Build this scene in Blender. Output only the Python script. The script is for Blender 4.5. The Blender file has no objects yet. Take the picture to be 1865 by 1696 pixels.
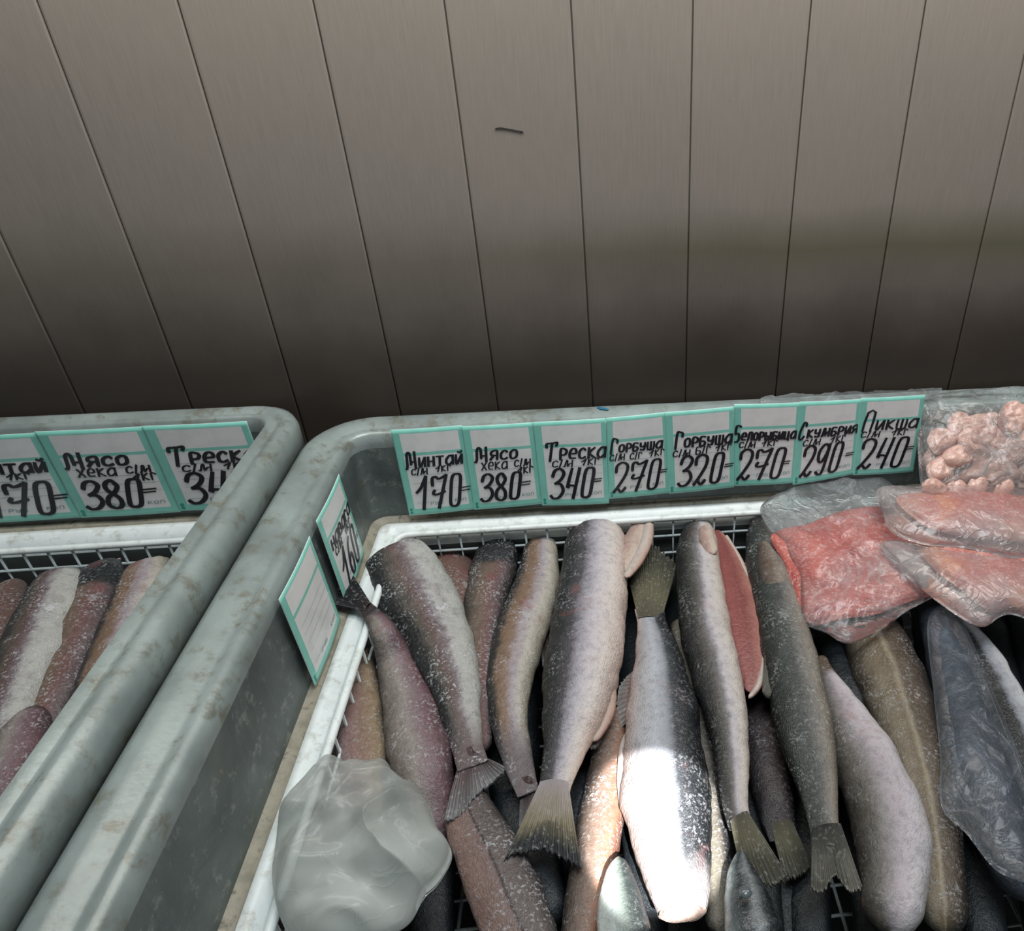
import bpy, math, random
from mathutils import Vector, noise, Matrix
C = bpy.context.scene.collection
SC = bpy.context.scene

# ------------------------------------------------------------------ camera
D = .85
H = .85 + .5127 * D
FPX = 1346.2
p_, y_, r_ = math.radians(32.192), math.radians(7.223), math.radians(.655)
fwd = Vector((math.sin(y_) * math.cos(p_), math.cos(y_) * math.cos(p_), -math.sin(p_)))
ri0 = fwd.cross(Vector((0, 0, 1))).normalized()
up0 = ri0.cross(fwd)
RI = ri0 * math.cos(r_) + up0 * math.sin(r_)
UP = -ri0 * math.sin(r_) + up0 * math.cos(r_)
CP = Vector((0, -D, H))
cam = bpy.data.cameras.new('camera')
cam.sensor_fit = 'HORIZONTAL'; cam.sensor_width = 36
cam.lens = 36 * FPX / 1865
cam.shift_x = (932.5 - 1229) / 1865
cam.clip_start = .01
co = bpy.data.objects.new('camera', cam); C.objects.link(co)
m = Matrix((RI, UP, -fwd)).transposed().to_4x4(); m.translation = CP
co.matrix_world = m
SC.camera = co

# ------------------------------------------------------------------ light
SC.view_settings.view_transform = 'Standard'
SC.view_settings.look = 'None'
SC.view_settings.gamma = 1
SC.view_settings.exposure = 0
w = bpy.data.worlds.new('world'); SC.world = w; w.use_nodes = True
w.node_tree.nodes['Background'].inputs[0].default_value = (.80, .93, 1, 1)
w.node_tree.nodes['Background'].inputs[1].default_value = .045

def area(name, loc, target, sx, sy, power, col):
    l = bpy.data.lights.new(name, 'AREA'); l.shape = 'RECTANGLE'; l.size = sx; l.size_y = sy
    l.energy = power; l.color = col
    o = bpy.data.objects.new(name, l); C.objects.link(o); o.location = loc
    o.rotation_euler = (Vector(target) - Vector(loc)).to_track_quat('-Z', 'Y').to_euler()
    return o
area('added_wall_light', (.12, -.12, 1.68), (.12, -.13, .8), 1.7, .10, 8.0, (1, .94, .86))  # added unseen lamp above the wall, makes its bright-to-dark gradient
area('skylight', (.20, -.56, 2.5), (.05, -.26, .7), .9, .5, 17.5, (.88, .96, 1))
sp = bpy.data.lights.new('sunbeam', 'SPOT'); sp.energy = 950; sp.spot_size = math.radians(3.9); sp.spot_blend = .22
sp.shadow_soft_size = .004; sp.color = (1, .98, .95)
so = bpy.data.objects.new('sunbeam', sp); C.objects.link(so)

# ------------------------------------------------------------------ helpers
def ray(u, v): return fwd * FPX + RI * (u - 1229) - UP * (v - 848)
def onz(u, v, z):
    d = ray(u, v); return CP + d * ((z - H) / d.z)
def onpl(u, v, P0, n):
    d = ray(u, v); return CP + d * ((P0 - CP).dot(n) / d.dot(n))
def lin(c):
    c = c / 255
    return c / 12.92 if c < .04045 else ((c + .055) / 1.055) ** 2.4
GAIN = 1.08
def col(h, g=None):
    g = GAIN if g is None else g
    r = [int(h[i:i + 2], 16) for i in (0, 2, 4)]
    r = [min(.88, lin(x) * g) for x in r]; y = .3 * r[0] + .6 * r[1] + .1 * r[2]
    return tuple(x * .74 + y * .26 for x in r) + (1,)

def tag(o, label=None, cat=None, group=None, kind=None):
    if label: o['label'] = label
    if cat: o['category'] = cat
    if group: o['group'] = group
    if kind: o['kind'] = kind
    return o
def root(name, loc, label, cat, group=None, kind=None):
    o = bpy.data.objects.new(name, None); C.objects.link(o); o.location = loc
    o.empty_display_size = .02
    return tag(o, label, cat, group, kind)
def mesh(name, V, F, mats, parent=None, uv=None, att=None, smooth=True, mi=None):
    """V world-space vertices. The object's origin is put at their centre (or at the parent's)."""
    org = sum((Vector(v) for v in V), Vector()) / len(V)
    ploc = parent.location if parent else Vector()
    if parent and parent.parent: ploc = parent.location + parent.parent.location
    me = bpy.data.meshes.new(name)
    me.from_pydata([tuple(Vector(v) - org) for v in V], [], F)
    for mt in (mats if isinstance(mats, (list, tuple)) else [mats]): me.materials.append(mt)
    if uv:
        l = me.uv_layers.new(name='UVMap')
        for lp in me.loops: l.data[lp.index].uv = uv[lp.vertex_index]
    if att:
        a = me.attributes.new('uf', 'FLOAT', 'POINT'); a.data.foreach_set('value', att)
    if mi: me.polygons.foreach_set('material_index', mi)
    me.polygons.foreach_set('use_smooth', [smooth] * len(me.polygons))
    me.update()
    o = bpy.data.objects.new(name, me); C.objects.link(o)
    o.location = org - ploc
    if parent: o.parent = parent
    return o
def box(V, F, a, b):
    n = len(V)
    for z in (a[2], b[2]):
        V += [(a[0], a[1], z), (b[0], a[1], z), (b[0], b[1], z), (a[0], b[1], z)]
    F += [tuple(n + i for i in q) for q in ((3, 2, 1, 0), (4, 5, 6, 7), (0, 1, 5, 4), (1, 2, 6, 5), (2, 3, 7, 6), (3, 0, 4, 7))]
def tube(V, F, pts, r, seg=6):
    pts = [Vector(p) for p in pts]; n0 = len(V)
    for i, p in enumerate(pts):
        t = (pts[min(i + 1, len(pts) - 1)] - pts[max(i - 1, 0)]).normalized()
        a = t.cross(Vector((0, 0, 1)));
        if a.length < .1: a = t.cross(Vector((0, 1, 0)))
        a.normalize(); b = t.cross(a)
        for k in range(seg):
            an = 2 * math.pi * k / seg
            V.append(tuple(p + a * (r * math.cos(an)) + b * (r * math.sin(an))))
    for i in range(len(pts) - 1):
        for k in range(seg):
            k2 = (k + 1) % seg
            F.append((n0 + i * seg + k, n0 + i * seg + k2, n0 + (i + 1) * seg + k2, n0 + (i + 1) * seg + k))
    F.append(tuple(n0 + k for k in reversed(range(seg)))); F.append(tuple(n0 + (len(pts) - 1) * seg + k for k in range(seg)))
def cr(P, t):
    """Catmull-Rom through list of tuples at parameter t in [0,len-1]"""
    i = min(int(t), len(P) - 2); f = t - i
    g = lambda k: P[max(0, min(len(P) - 1, k))]
    a, b, c, d = g(i - 1), g(i), g(i + 1), g(i + 2)
    return tuple(.5 * (2 * b[j] + (c[j] - a[j]) * f + (2 * a[j] - 5 * b[j] + 4 * c[j] - d[j]) * f * f + (3 * b[j] - a[j] - 3 * c[j] + d[j]) * f ** 3) for j in range(len(b)))

# ------------------------------------------------------------------ materials
class NT:
    def __init__(s, name):
        s.m = bpy.data.materials.new(name); s.m.use_nodes = True
        s.t = s.m.node_tree; s.t.nodes.clear()
        s.out = s.t.nodes.new('ShaderNodeOutputMaterial')
    def n(s, ty, **k):
        x = s.t.nodes.new('ShaderNode' + ty)
        for a, b in k.items():
            if a[0] == '_': x.inputs[int(a[1:])].default_value = b
            else: setattr(x, a, b)
        return x
    def l(s, a, b): s.t.links.new(a, b)
    def coord(s, k='Object'): return s.n('TexCoord').outputs[k]
    def noise(s, v, sc, det=4, rough=.6, dist=0):
        x = s.n('TexNoise'); s.l(v, x.inputs['Vector'])
        x.inputs['Scale'].default_value = sc; x.inputs['Detail'].default_value = det
        x.inputs['Roughness'].default_value = rough; x.inputs['Distortion'].default_value = dist
        return x.outputs[0]
    def math(s, op, a, b=0., c=None, clamp=False):
        x = s.n('Math', operation=op, use_clamp=clamp)
        for i, q in enumerate((a, b, c)):
            if q is None: continue
            if hasattr(q, 'links'): s.l(q, x.inputs[i])
            else: x.inputs[i].default_value = q
        return x.outputs[0]
    def sst(s, v, a, b, to0=0., to1=1.):
        x = s.n('MapRange', interpolation_type='SMOOTHSTEP'); s.l(v, x.inputs[0])
        for i, q in ((1, a), (2, b), (3, to0), (4, to1)): x.inputs[i].default_value = q
        return x.outputs[0]
    def mix(s, f, a, b, bt='MIX'):
        x = s.n('Mix', data_type='RGBA', blend_type=bt)
        for i, q in ((0, f), (6, a), (7, b)):
            if hasattr(q, 'links'): s.l(q, x.inputs[i])
            else: x.inputs[i].default_value = q
        return x.outputs[2]
    def ramp(s, f, stops, interp='EASE'):
        x = s.n('ValToRGB'); s.l(f, x.inputs[0]); e = x.color_ramp; e.interpolation = interp
        while len(e.elements) < len(stops): e.elements.new(.5)
        for el, (p, c) in zip(e.elements, stops): el.position = p; el.color = c
        return x.outputs[0]
    def bump(s, h, st=.5, dist=.001, nrm=None):
        x = s.n('Bump'); s.l(h, x.inputs['Height']); x.inputs['Strength'].default_value = st
        x.inputs['Distance'].default_value = dist
        if nrm: s.l(nrm, x.inputs['Normal'])
        return x.outputs[0]
    def pbr(s, c, rough=.5, nrm=None, metal=0, spec=.5, coat=0):
        x = s.n('BsdfPrincipled')
        for k, q in (('Base Color', c), ('Roughness', rough), ('Metallic', metal), ('Specular IOR Level', spec), ('Coat Weight', coat)):
            if hasattr(q, 'links'): s.l(q, x.inputs[k])
            else: x.inputs[k].default_value = q
        if nrm: s.l(nrm, x.inputs['Normal'])
        return x.outputs[0]
    def end(s, sh): s.l(sh, s.out.inputs[0]); return s.m

def m_simple(name, c, rough=.5, metal=0, var=.12, sc=30, bump=.0, dirt=None, dirt_amt=.5, dsc=25):
    t = NT(name); v = t.coord()
    n = t.noise(v, sc, 5)
    cc = t.mix(t.sst(n, .3, .7), tuple(x * (1 - var) for x in c[:3]) + (1,), tuple(min(1, x * (1 + var)) for x in c[:3]) + (1,))
    if dirt:
        d = t.noise(v, dsc, 8, .7)
        cc = t.mix(t.math('MULTIPLY', t.sst(d, .5, .68), dirt_amt), cc, dirt)
    nr = t.bump(t.noise(v, 200, 4), bump, .0006) if bump else None
    return t.end(t.pbr(cc, rough, nr, metal))

def fish_mat(name, stops, cap=None, cap_at=.12, tip=None, tip_at=.85, frost=.5, flakes=.3, blood=.25, blood_col='7a2a30', scales=.4, dist=.16, rough=.42, gain=None, frost_col='b4b6bb', streak=0, mott=.35, gap=None):
    t = NT(name)
    uv = t.n('UVMap'); uv.uv_map = 'UVMap'
    sep = t.n('SeparateXYZ'); t.l(uv.outputs[0], sep.inputs[0])
    at = t.n('Attribute'); at.attribute_name = 'uf'
    uf = at.outputs['Fac']; sv = sep.outputs[1]
    ob = t.coord()
    cb = t.n('CombineXYZ'); t.l(sep.outputs[0], cb.inputs[0]); t.l(t.math('MULTIPLY', sv, .12), cb.inputs[1])
    st = t.n('CombineXYZ'); t.l(t.math('MULTIPLY', sep.outputs[0], .25), st.inputs[0]); t.l(t.math('MULTIPLY', sv, .12), st.inputs[1])
    n1 = t.noise(ob, 30, 5, .65)
    n2 = t.noise(ob, 140, 4, .7)
    s2 = t.math('ADD', sv, t.math('MULTIPLY', t.math('SUBTRACT', n1, .5), dist * 2))
    s2 = t.math('ADD', s2, t.math('MULTIPLY', t.math('SUBTRACT', n2, .5), dist))
    c = t.ramp(s2, [(p, col(h, gain)) for p, h in stops], 'LINEAR')
    if streak:
        n5 = t.noise(st.outputs[0], 260, 3)
        c = t.mix(t.math('MULTIPLY', t.sst(n5, .45, .65), streak), c, (.02, .02, .025, 1))
    if cap:
        f = t.sst(t.math('ADD', uf, t.math('MULTIPLY', t.math('SUBTRACT', n1, .5), .12)), cap_at - .03, cap_at + .03)
        c = t.mix(f, col(cap, gain), c)
    if tip:
        f = t.sst(t.math('ADD', uf, t.math('MULTIPLY', t.math('SUBTRACT', n1, .5), .1)), tip_at - .08, tip_at + .08)
        c = t.mix(f, c, col(tip, gain))
    # mottling and small dark pits
    n3 = t.noise(ob, 330, 3, .7)
    c = t.mix(t.math('MULTIPLY', t.sst(n2, .5, .3), mott), c, (.05, .045, .045, 1), 'MULTIPLY') if False else t.mix(t.math('MULTIPLY', t.sst(n2, .55, .30), mott), c, t.mix(.72, c, (.012, .012, .016, 1)))
    c = t.mix(t.math('MULTIPLY', t.sst(t.noise(ob, 26, 4, .6, .6), .60, .70), blood), c, col(blood_col, gain))
    # frost grains and flakes
    zone = t.sst(t.noise(ob, 38, 4, .6), .42, .66)
    fz = t.math('MULTIPLY', t.sst(n3, .52, .62), t.math('MULTIPLY_ADD', zone, .92, .08))
    fz = t.math('MULTIPLY', fz, frost)
    n4 = t.noise(ob, 75, 5, .62, 1.0)
    fl = t.math('MULTIPLY', t.sst(n4, .645, .68), flakes)
    fa = t.math('MAXIMUM', fz, fl)
    c = t.mix(fa, c, col(frost_col, gain))
    vo = t.n('TexVoronoi', feature='F1'); t.l(cb.outputs[0], vo.inputs['Vector']); vo.inputs['Scale'].default_value = 520
    hgt = t.math('ADD', t.math('MULTIPLY', vo.outputs[0], scales), t.math('MULTIPLY', n3, .7))
    hgt = t.math('ADD', hgt, t.math('MULTIPLY', fa, .8))
    nr = t.bump(hgt, .55, .0012)
    nr = t.bump(n2, .35, .004, nr)
    rg = t.math('MULTIPLY_ADD', fa, .35, rough, clamp=True)
    return t.end(t.pbr(c, rg, nr, spec=.45))

def fin_mat(name, stops, rays=26, gain=None, edge=.0):
    """stops run from fin root to tip"""
    t = NT(name)
    uv = t.n('UVMap'); uv.uv_map = 'UVMap'
    sep = t.n('SeparateXYZ'); t.l(uv.outputs[0], sep.inputs[0])
    ob = t.coord(); n1 = t.noise(ob, 60, 5)
    f = t.math('ADD', sep.outputs[0], t.math('MULTIPLY', t.math('SUBTRACT', n1, .5), .5))
    c = t.ramp(f, [(p, col(h, gain)) for p, h in stops], 'LINEAR')
    wv = t.math('SINE', t.math('MULTIPLY', t.math('ADD', sep.outputs[1], t.math('MULTIPLY', n1, .03)), rays * 6.283))
    rs = t.sst(wv, -.2, .8)
    c = t.mix(t.math('MULTIPLY', rs, .38), c, t.mix(.75, c, (.015, .015, .02, 1)))
    c = t.mix(t.math('MULTIPLY', t.sst(t.noise(ob, 300, 3), .56, .66), .35), c, col('a8a8a0'))
    return t.end(t.pbr(c, .45, t.bump(wv, .6, .001)))

def film_mat(name, base=.2, milk=(.75, .8, .82, 1), ridge=.6, sc=14, warp=.8, gl=1.0, bst=.5):
    t = NT(name); ob = t.coord()
    n = t.noise(ob, sc, 3, .5, warp)
    rd = t.math('SUBTRACT', 1, t.math('MULTIPLY', t.math('ABSOLUTE', t.math('SUBTRACT', n, .5)), 16), clamp=True)
    n2 = t.noise(ob, sc * 2.6, 2, .5, 1.5)
    rd2 = t.math('SUBTRACT', 1, t.math('MULTIPLY', t.math('ABSOLUTE', t.math('SUBTRACT', n2, .5)), 22), clamp=True)
    big = t.sst(t.noise(ob, sc * .8, 3), .35, .7)
    rr = t.math('ADD', t.math('MULTIPLY', t.math('POWER', rd, 3.), .6), t.math('MULTIPLY', t.math('POWER', rd2, 3.), .4))
    rr = t.math('MULTIPLY', rr, t.math('MULTIPLY_ADD', big, .8, .2))
    fac = t.math('ADD', t.math('MULTIPLY_ADD', big, base, base * .5), t.math('MULTIPLY', rr, ridge), clamp=True)  # creases whitened, painting highlights into the film
    nr = t.bump(t.math('ADD', rr, t.math('MULTIPLY', n, 2)), bst, .004)
    tr = t.n('BsdfTransparent')
    df = t.n('BsdfDiffuse'); df.inputs[0].default_value = milk; t.l(nr, df.inputs['Normal'])
    tl = t.n('BsdfTranslucent'); tl.inputs[0].default_value = milk
    gs = t.n('BsdfGlossy'); gs.inputs['Roughness'].default_value = .2; t.l(nr, gs.inputs['Normal'])
    m1 = t.n('MixShader', _0=.35); t.l(df.outputs[0], m1.inputs[1]); t.l(tl.outputs[0], m1.inputs[2])
    m2 = t.n('MixShader'); t.l(fac, m2.inputs[0]); t.l(tr.outputs[0], m2.inputs[1]); t.l(m1.outputs[0], m2.inputs[2])
    fr = t.n('Fresnel'); fr.inputs[0].default_value = 1.45; t.l(nr, fr.inputs['Normal'])
    m3 = t.n('MixShader'); t.l(t.math('MULTIPLY', fr.outputs[0], 1.1 * gl, clamp=True), m3.inputs[0]); t.l(m2.outputs[0], m3.inputs[1]); t.l(gs.outputs[0], m3.inputs[2])
    return t.end(m3.outputs[0])

# ------------------------------------------------------------------ wall and floor
PW = .14059 * D; PX0 = -.42048 * D
def wall_mat():
    t = NT('pvc_wall_panels'); g = t.n('NewGeometry').outputs['Position']
    sep = t.n('SeparateXYZ'); t.l(g, sep.inputs[0])
    mp = t.n('Mapping'); t.l(g, mp.inputs[0]); mp.inputs['Scale'].default_value = (1, 1, .06)
    n = t.noise(mp.outputs[0], 420, 5, .7); n2 = t.noise(g, 5, 4); n3 = t.noise(g, 90, 5, .7)
    c = t.mix(t.sst(n, .3, .7), (.285, .25, .222, 1), (.32, .285, .252, 1))
    c = t.mix(t.math('MULTIPLY', t.sst(n2, .35, .7), .35), c, (.34, .29, .25, 1))
    # dirty olive band left by damp
    zz = t.math('ADD', sep.outputs[2], t.math('MULTIPLY', t.math('SUBTRACT', n2, .5), .03))
    zz = t.math('ADD', zz, t.math('MULTIPLY', sep.outputs[0], -.012))
    bd = t.math('SUBTRACT', 1, t.math('MULTIPLY', t.math('ABSOLUTE', t.math('SUBTRACT', zz, 1.037)), 20), clamp=True)
    bd = t.math('MULTIPLY', bd, t.sst(sep.outputs[0], -.25, .3, .25, .8))
    c = t.mix(t.math('MULTIPLY', bd, t.math('MULTIPLY_ADD', n2, .6, .6)), c, (.15, .142, .085, 1))
    c = t.mix(t.math('MULTIPLY', t.sst(n3, .66, .72), .5), c, (.12, .10, .08, 1))
    # falling-off light painted in: wall colour darkens towards the freezer
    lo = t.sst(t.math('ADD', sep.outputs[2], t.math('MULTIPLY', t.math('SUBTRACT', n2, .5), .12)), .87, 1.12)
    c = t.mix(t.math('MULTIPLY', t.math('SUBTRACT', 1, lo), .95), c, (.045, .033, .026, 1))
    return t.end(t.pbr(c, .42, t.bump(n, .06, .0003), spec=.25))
V, F = [], []
x0, x1, z0, z1 = -2.4, 2.4, 0, 2.7
k0 = int((x0 - PX0) / PW) - 1; xs = []
k = k0
while PX0 + PW * k < x1:
    a = PX0 + PW * k; b = a + PW
    prof = [(a, .004), (a + .0008, .004), (a + .0010, .0004), (a + .003, 0), (b - .0025, 0), (b - .0009, .0006), (b - .0007, .004)]
    xs += prof; k += 1
for x, y in xs: V += [(x, y, z0), (x, y, z1)]
for i in range(len(xs) - 1): F.append((2 * i, 2 * i + 2, 2 * i + 3, 2 * i + 1))
n = len(V); V += [(xs[0][0], .05, z0), (xs[0][0], .05, z1), (xs[-1][0], .05, z0), (xs[-1][0], .05, z1)]
F += [(n, n + 1, n + 3, n + 2)]
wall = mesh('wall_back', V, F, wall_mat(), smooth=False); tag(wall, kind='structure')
V = []; F = []
tube(V, F, [onpl(u, v, Vector((0, -.0006, 0)), Vector((0, 1, 0))) for u, v in ((902, 234), (912, 232), (930, 235), (953, 240))], .00045, 5)
wm = mesh('scratch', V, F, m_simple('scratch_dark', (.05, .045, .04, 1)), wall)
V, F = [], []; box(V, F, (-2.4, -2.6, -.05), (2.4, .05, 0))
tag(mesh('floor', V, F, m_simple('floor_tiles', (.16, .15, .14, 1), .6, var=.25, sc=6), smooth=False), kind='structure')

# ------------------------------------------------------------------ chest freezers
def rrect(x0, x1, y0, y1, r, seg=8):
    P = []
    for cx, cy, a0 in ((x1 - r, y1 - r, 0), (x0 + r, y1 - r, 90), (x0 + r, y0 + r, 180), (x1 - r, y0 + r, 270)):
        for k in range(seg + 1):
            a = math.radians(a0 + 90 * k / seg); P.append((cx + r * math.cos(a), cy + r * math.sin(a)))
    return P
def loft(rect, prof, R, close=False, seg=8):
    """prof: (inset, z) list; inset measured from the rectangle's edge"""
    V, F = [], []; x0, x1, y0, y1 = rect; n = None
    for d, z in prof:
        P = rrect(x0 + d, x1 - d, y0 + d, y1 - d, max(R - d, .012), seg); n = len(P)
        V += [(x, y, z) for x, y in P]
    for i in range(len(prof) - 1):
        for k in range(n):
            k2 = (k + 1) % n
            F.append((i * n + k, i * n + k2, (i + 1) * n + k2, (i + 1) * n + k))
    if close: F.append(tuple((len(prof) - 1) * n + k for k in range(n)))
    return V, F
def steel_mat():
    t = NT('grey_worn_liner'); ob = t.coord()
    n = t.noise(ob, 9, 6, .7, .6); n2 = t.noise(ob, 60, 6, .75); n3 = t.noise(ob, 22, 5, .7)
    c = t.mix(t.sst(n, .3, .7), (.07, .09, .09, 1), (.14, .17, .165, 1))
    c = t.mix(t.math('MULTIPLY', t.sst(n2, .54, .66), .5), c, (.33, .35, .32, 1))
    c = t.mix(t.math('MULTIPLY', t.sst(n3, .6, .72), .5), c, (.13, .12, .08, 1))
    return t.end(t.pbr(c, .34, t.bump(n2, .25, .001), metal=.15))
M_rim = m_simple('grey_plastic_rim', (.24, .285, .28, 1), .32, .1, .2, 14, .3, dirt=(.14, .13, .09, 1), dirt_amt=.75, dsc=45)
M_liner = steel_mat()
M_body = m_simple('white_enamel_body', (.55, .57, .57, 1), .3, 0, .06, 8, 0, dirt=(.3, .28, .24, 1), dirt_amt=.4)
M_white = m_simple('white_painted_metal', (.74, .80, .80, 1), .4, 0, .06, 30, .15, dirt=(.30, .27, .20, 1), dirt_amt=.45, dsc=70)
M_beige = m_simple('dirty_beige_strip', (.30, .28, .22, 1), .6, 0, .3, 60, .2, dirt=(.05, .04, .03, 1), dirt_amt=.8, dsc=60)
M_tank = m_simple('dark_tank_wall', (.055, .062, .06, 1), .5, .2, .3, 15)
M_dark = m_simple('dark_gap', (.03, .03, .028, 1), .8)

def freezer(label, X0, X1, zr, ledge_drop, wall_in=.05, R=.075):
    q = wall_in / .05
    Y0, Y1 = -.735, -.004
    rt = root('chest_freezer', ((X0 + X1) / 2, (Y0 + Y1) / 2, 0), label, 'freezer')
    rect = (X0, X1, Y0, Y1)
    V, F = loft(rect, [(.02, .02), (.008, .03), (.008, zr - .05)], R); mesh('body', V, F, M_body, rt)
    V, F = loft(rect, [(.008, zr - .05), (0, zr - .048), (0, zr - .012), (.003, zr - .004), (.010, zr), (.024 * q, zr), (.030 * q, zr - .004), (.036 * q, zr - .005), (.044 * q, zr + .001), (.050 * q, zr - .004), (wall_in + .002, zr - .014), (wall_in + .002, zr - .02)], R)
    mesh('rim', V, F, M_rim, rt)
    zl = zr - ledge_drop
    V, F = loft(rect, [(wall_in + .002, zr - .02), (wall_in + .004, zr - .06), (wall_in + .006, zl)], R); mesh('inner_wall', V, F, M_liner, rt)
    V, F = loft(rect, [(wall_in + .006, zl), (wall_in + .008, zl - .001), (wall_in + .014, zl - .003), (wall_in + .015, zl - .006)], R); mesh('seal_strip', V, F, M_beige, rt)
    V, F = loft(rect, [(wall_in + .015, zl - .008), (wall_in + .0155, zl - .005), (wall_in + .024, zl - .006), (wall_in + .025, zl - .0085), (wall_in + .031, zl - .010), (wall_in + .032, zl - .03)], R); mesh('white_ledge', V, F, M_white, rt)
    V, F = loft(rect, [(wall_in + .032, zl - .03), (wall_in + .036, zl - .30)], R, close=True); mesh('tank', V, F, M_tank, rt)
    return rt
MX0, MX1 = -.336, .98
fz = freezer('long grey-rimmed chest freezer full of frozen fish and a row of eight price tags', MX0, MX1, .85, .117)
LX0, LX1 = -.80, MX0 - .003
freezer('neighbouring chest freezer on the left with three larger price tags', LX0, LX1, .872, .128, .035, .06)

def basket(label, x0, x1, y0, y1, zt, depth, pitch=.0268):
    rt = root('wire_basket', ((x0 + x1) / 2, (y0 + y1) / 2, zt - depth), label, 'basket')
    V, F = [], []
    P = rrect(x0, x1, y0, y1, .015, 4); P.append(P[0])
    tube(V, F, [(x, y, zt) for x, y in P], .0042, 8); mesh('frame', V, F, M_white, rt)
    V, F = [], []
    r = .0017
    for zz in (zt - .028, zt - .056, zt - .085, zt - depth):
        tube(V, F, [(x, y, zz) for x, y in P], r)
    x = x0 + pitch * .8
    while x < x1 - .01:
        tube(V, F, [(x, y1, zt), (x, y1, zt - depth), (x, y0, zt - depth), (x, y0, zt)], r); x += pitch
    y = y0 + pitch * .8
    while y < y1 - .01:
        tube(V, F, [(x0, y, zt), (x0, y, zt - depth), (x1, y, zt - depth), (x1, y, zt)], r); y += pitch
    mesh('wire_grid', V, F, M_white, rt)
basket('white wire basket holding the fish in the long freezer', MX0 + .088, .88, -.645, -.0905, .7245, .15)
basket('white wire basket of the left neighbouring freezer', LX0 + .078, LX1 - .078, -.655, -.084, .732, .12)

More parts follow.
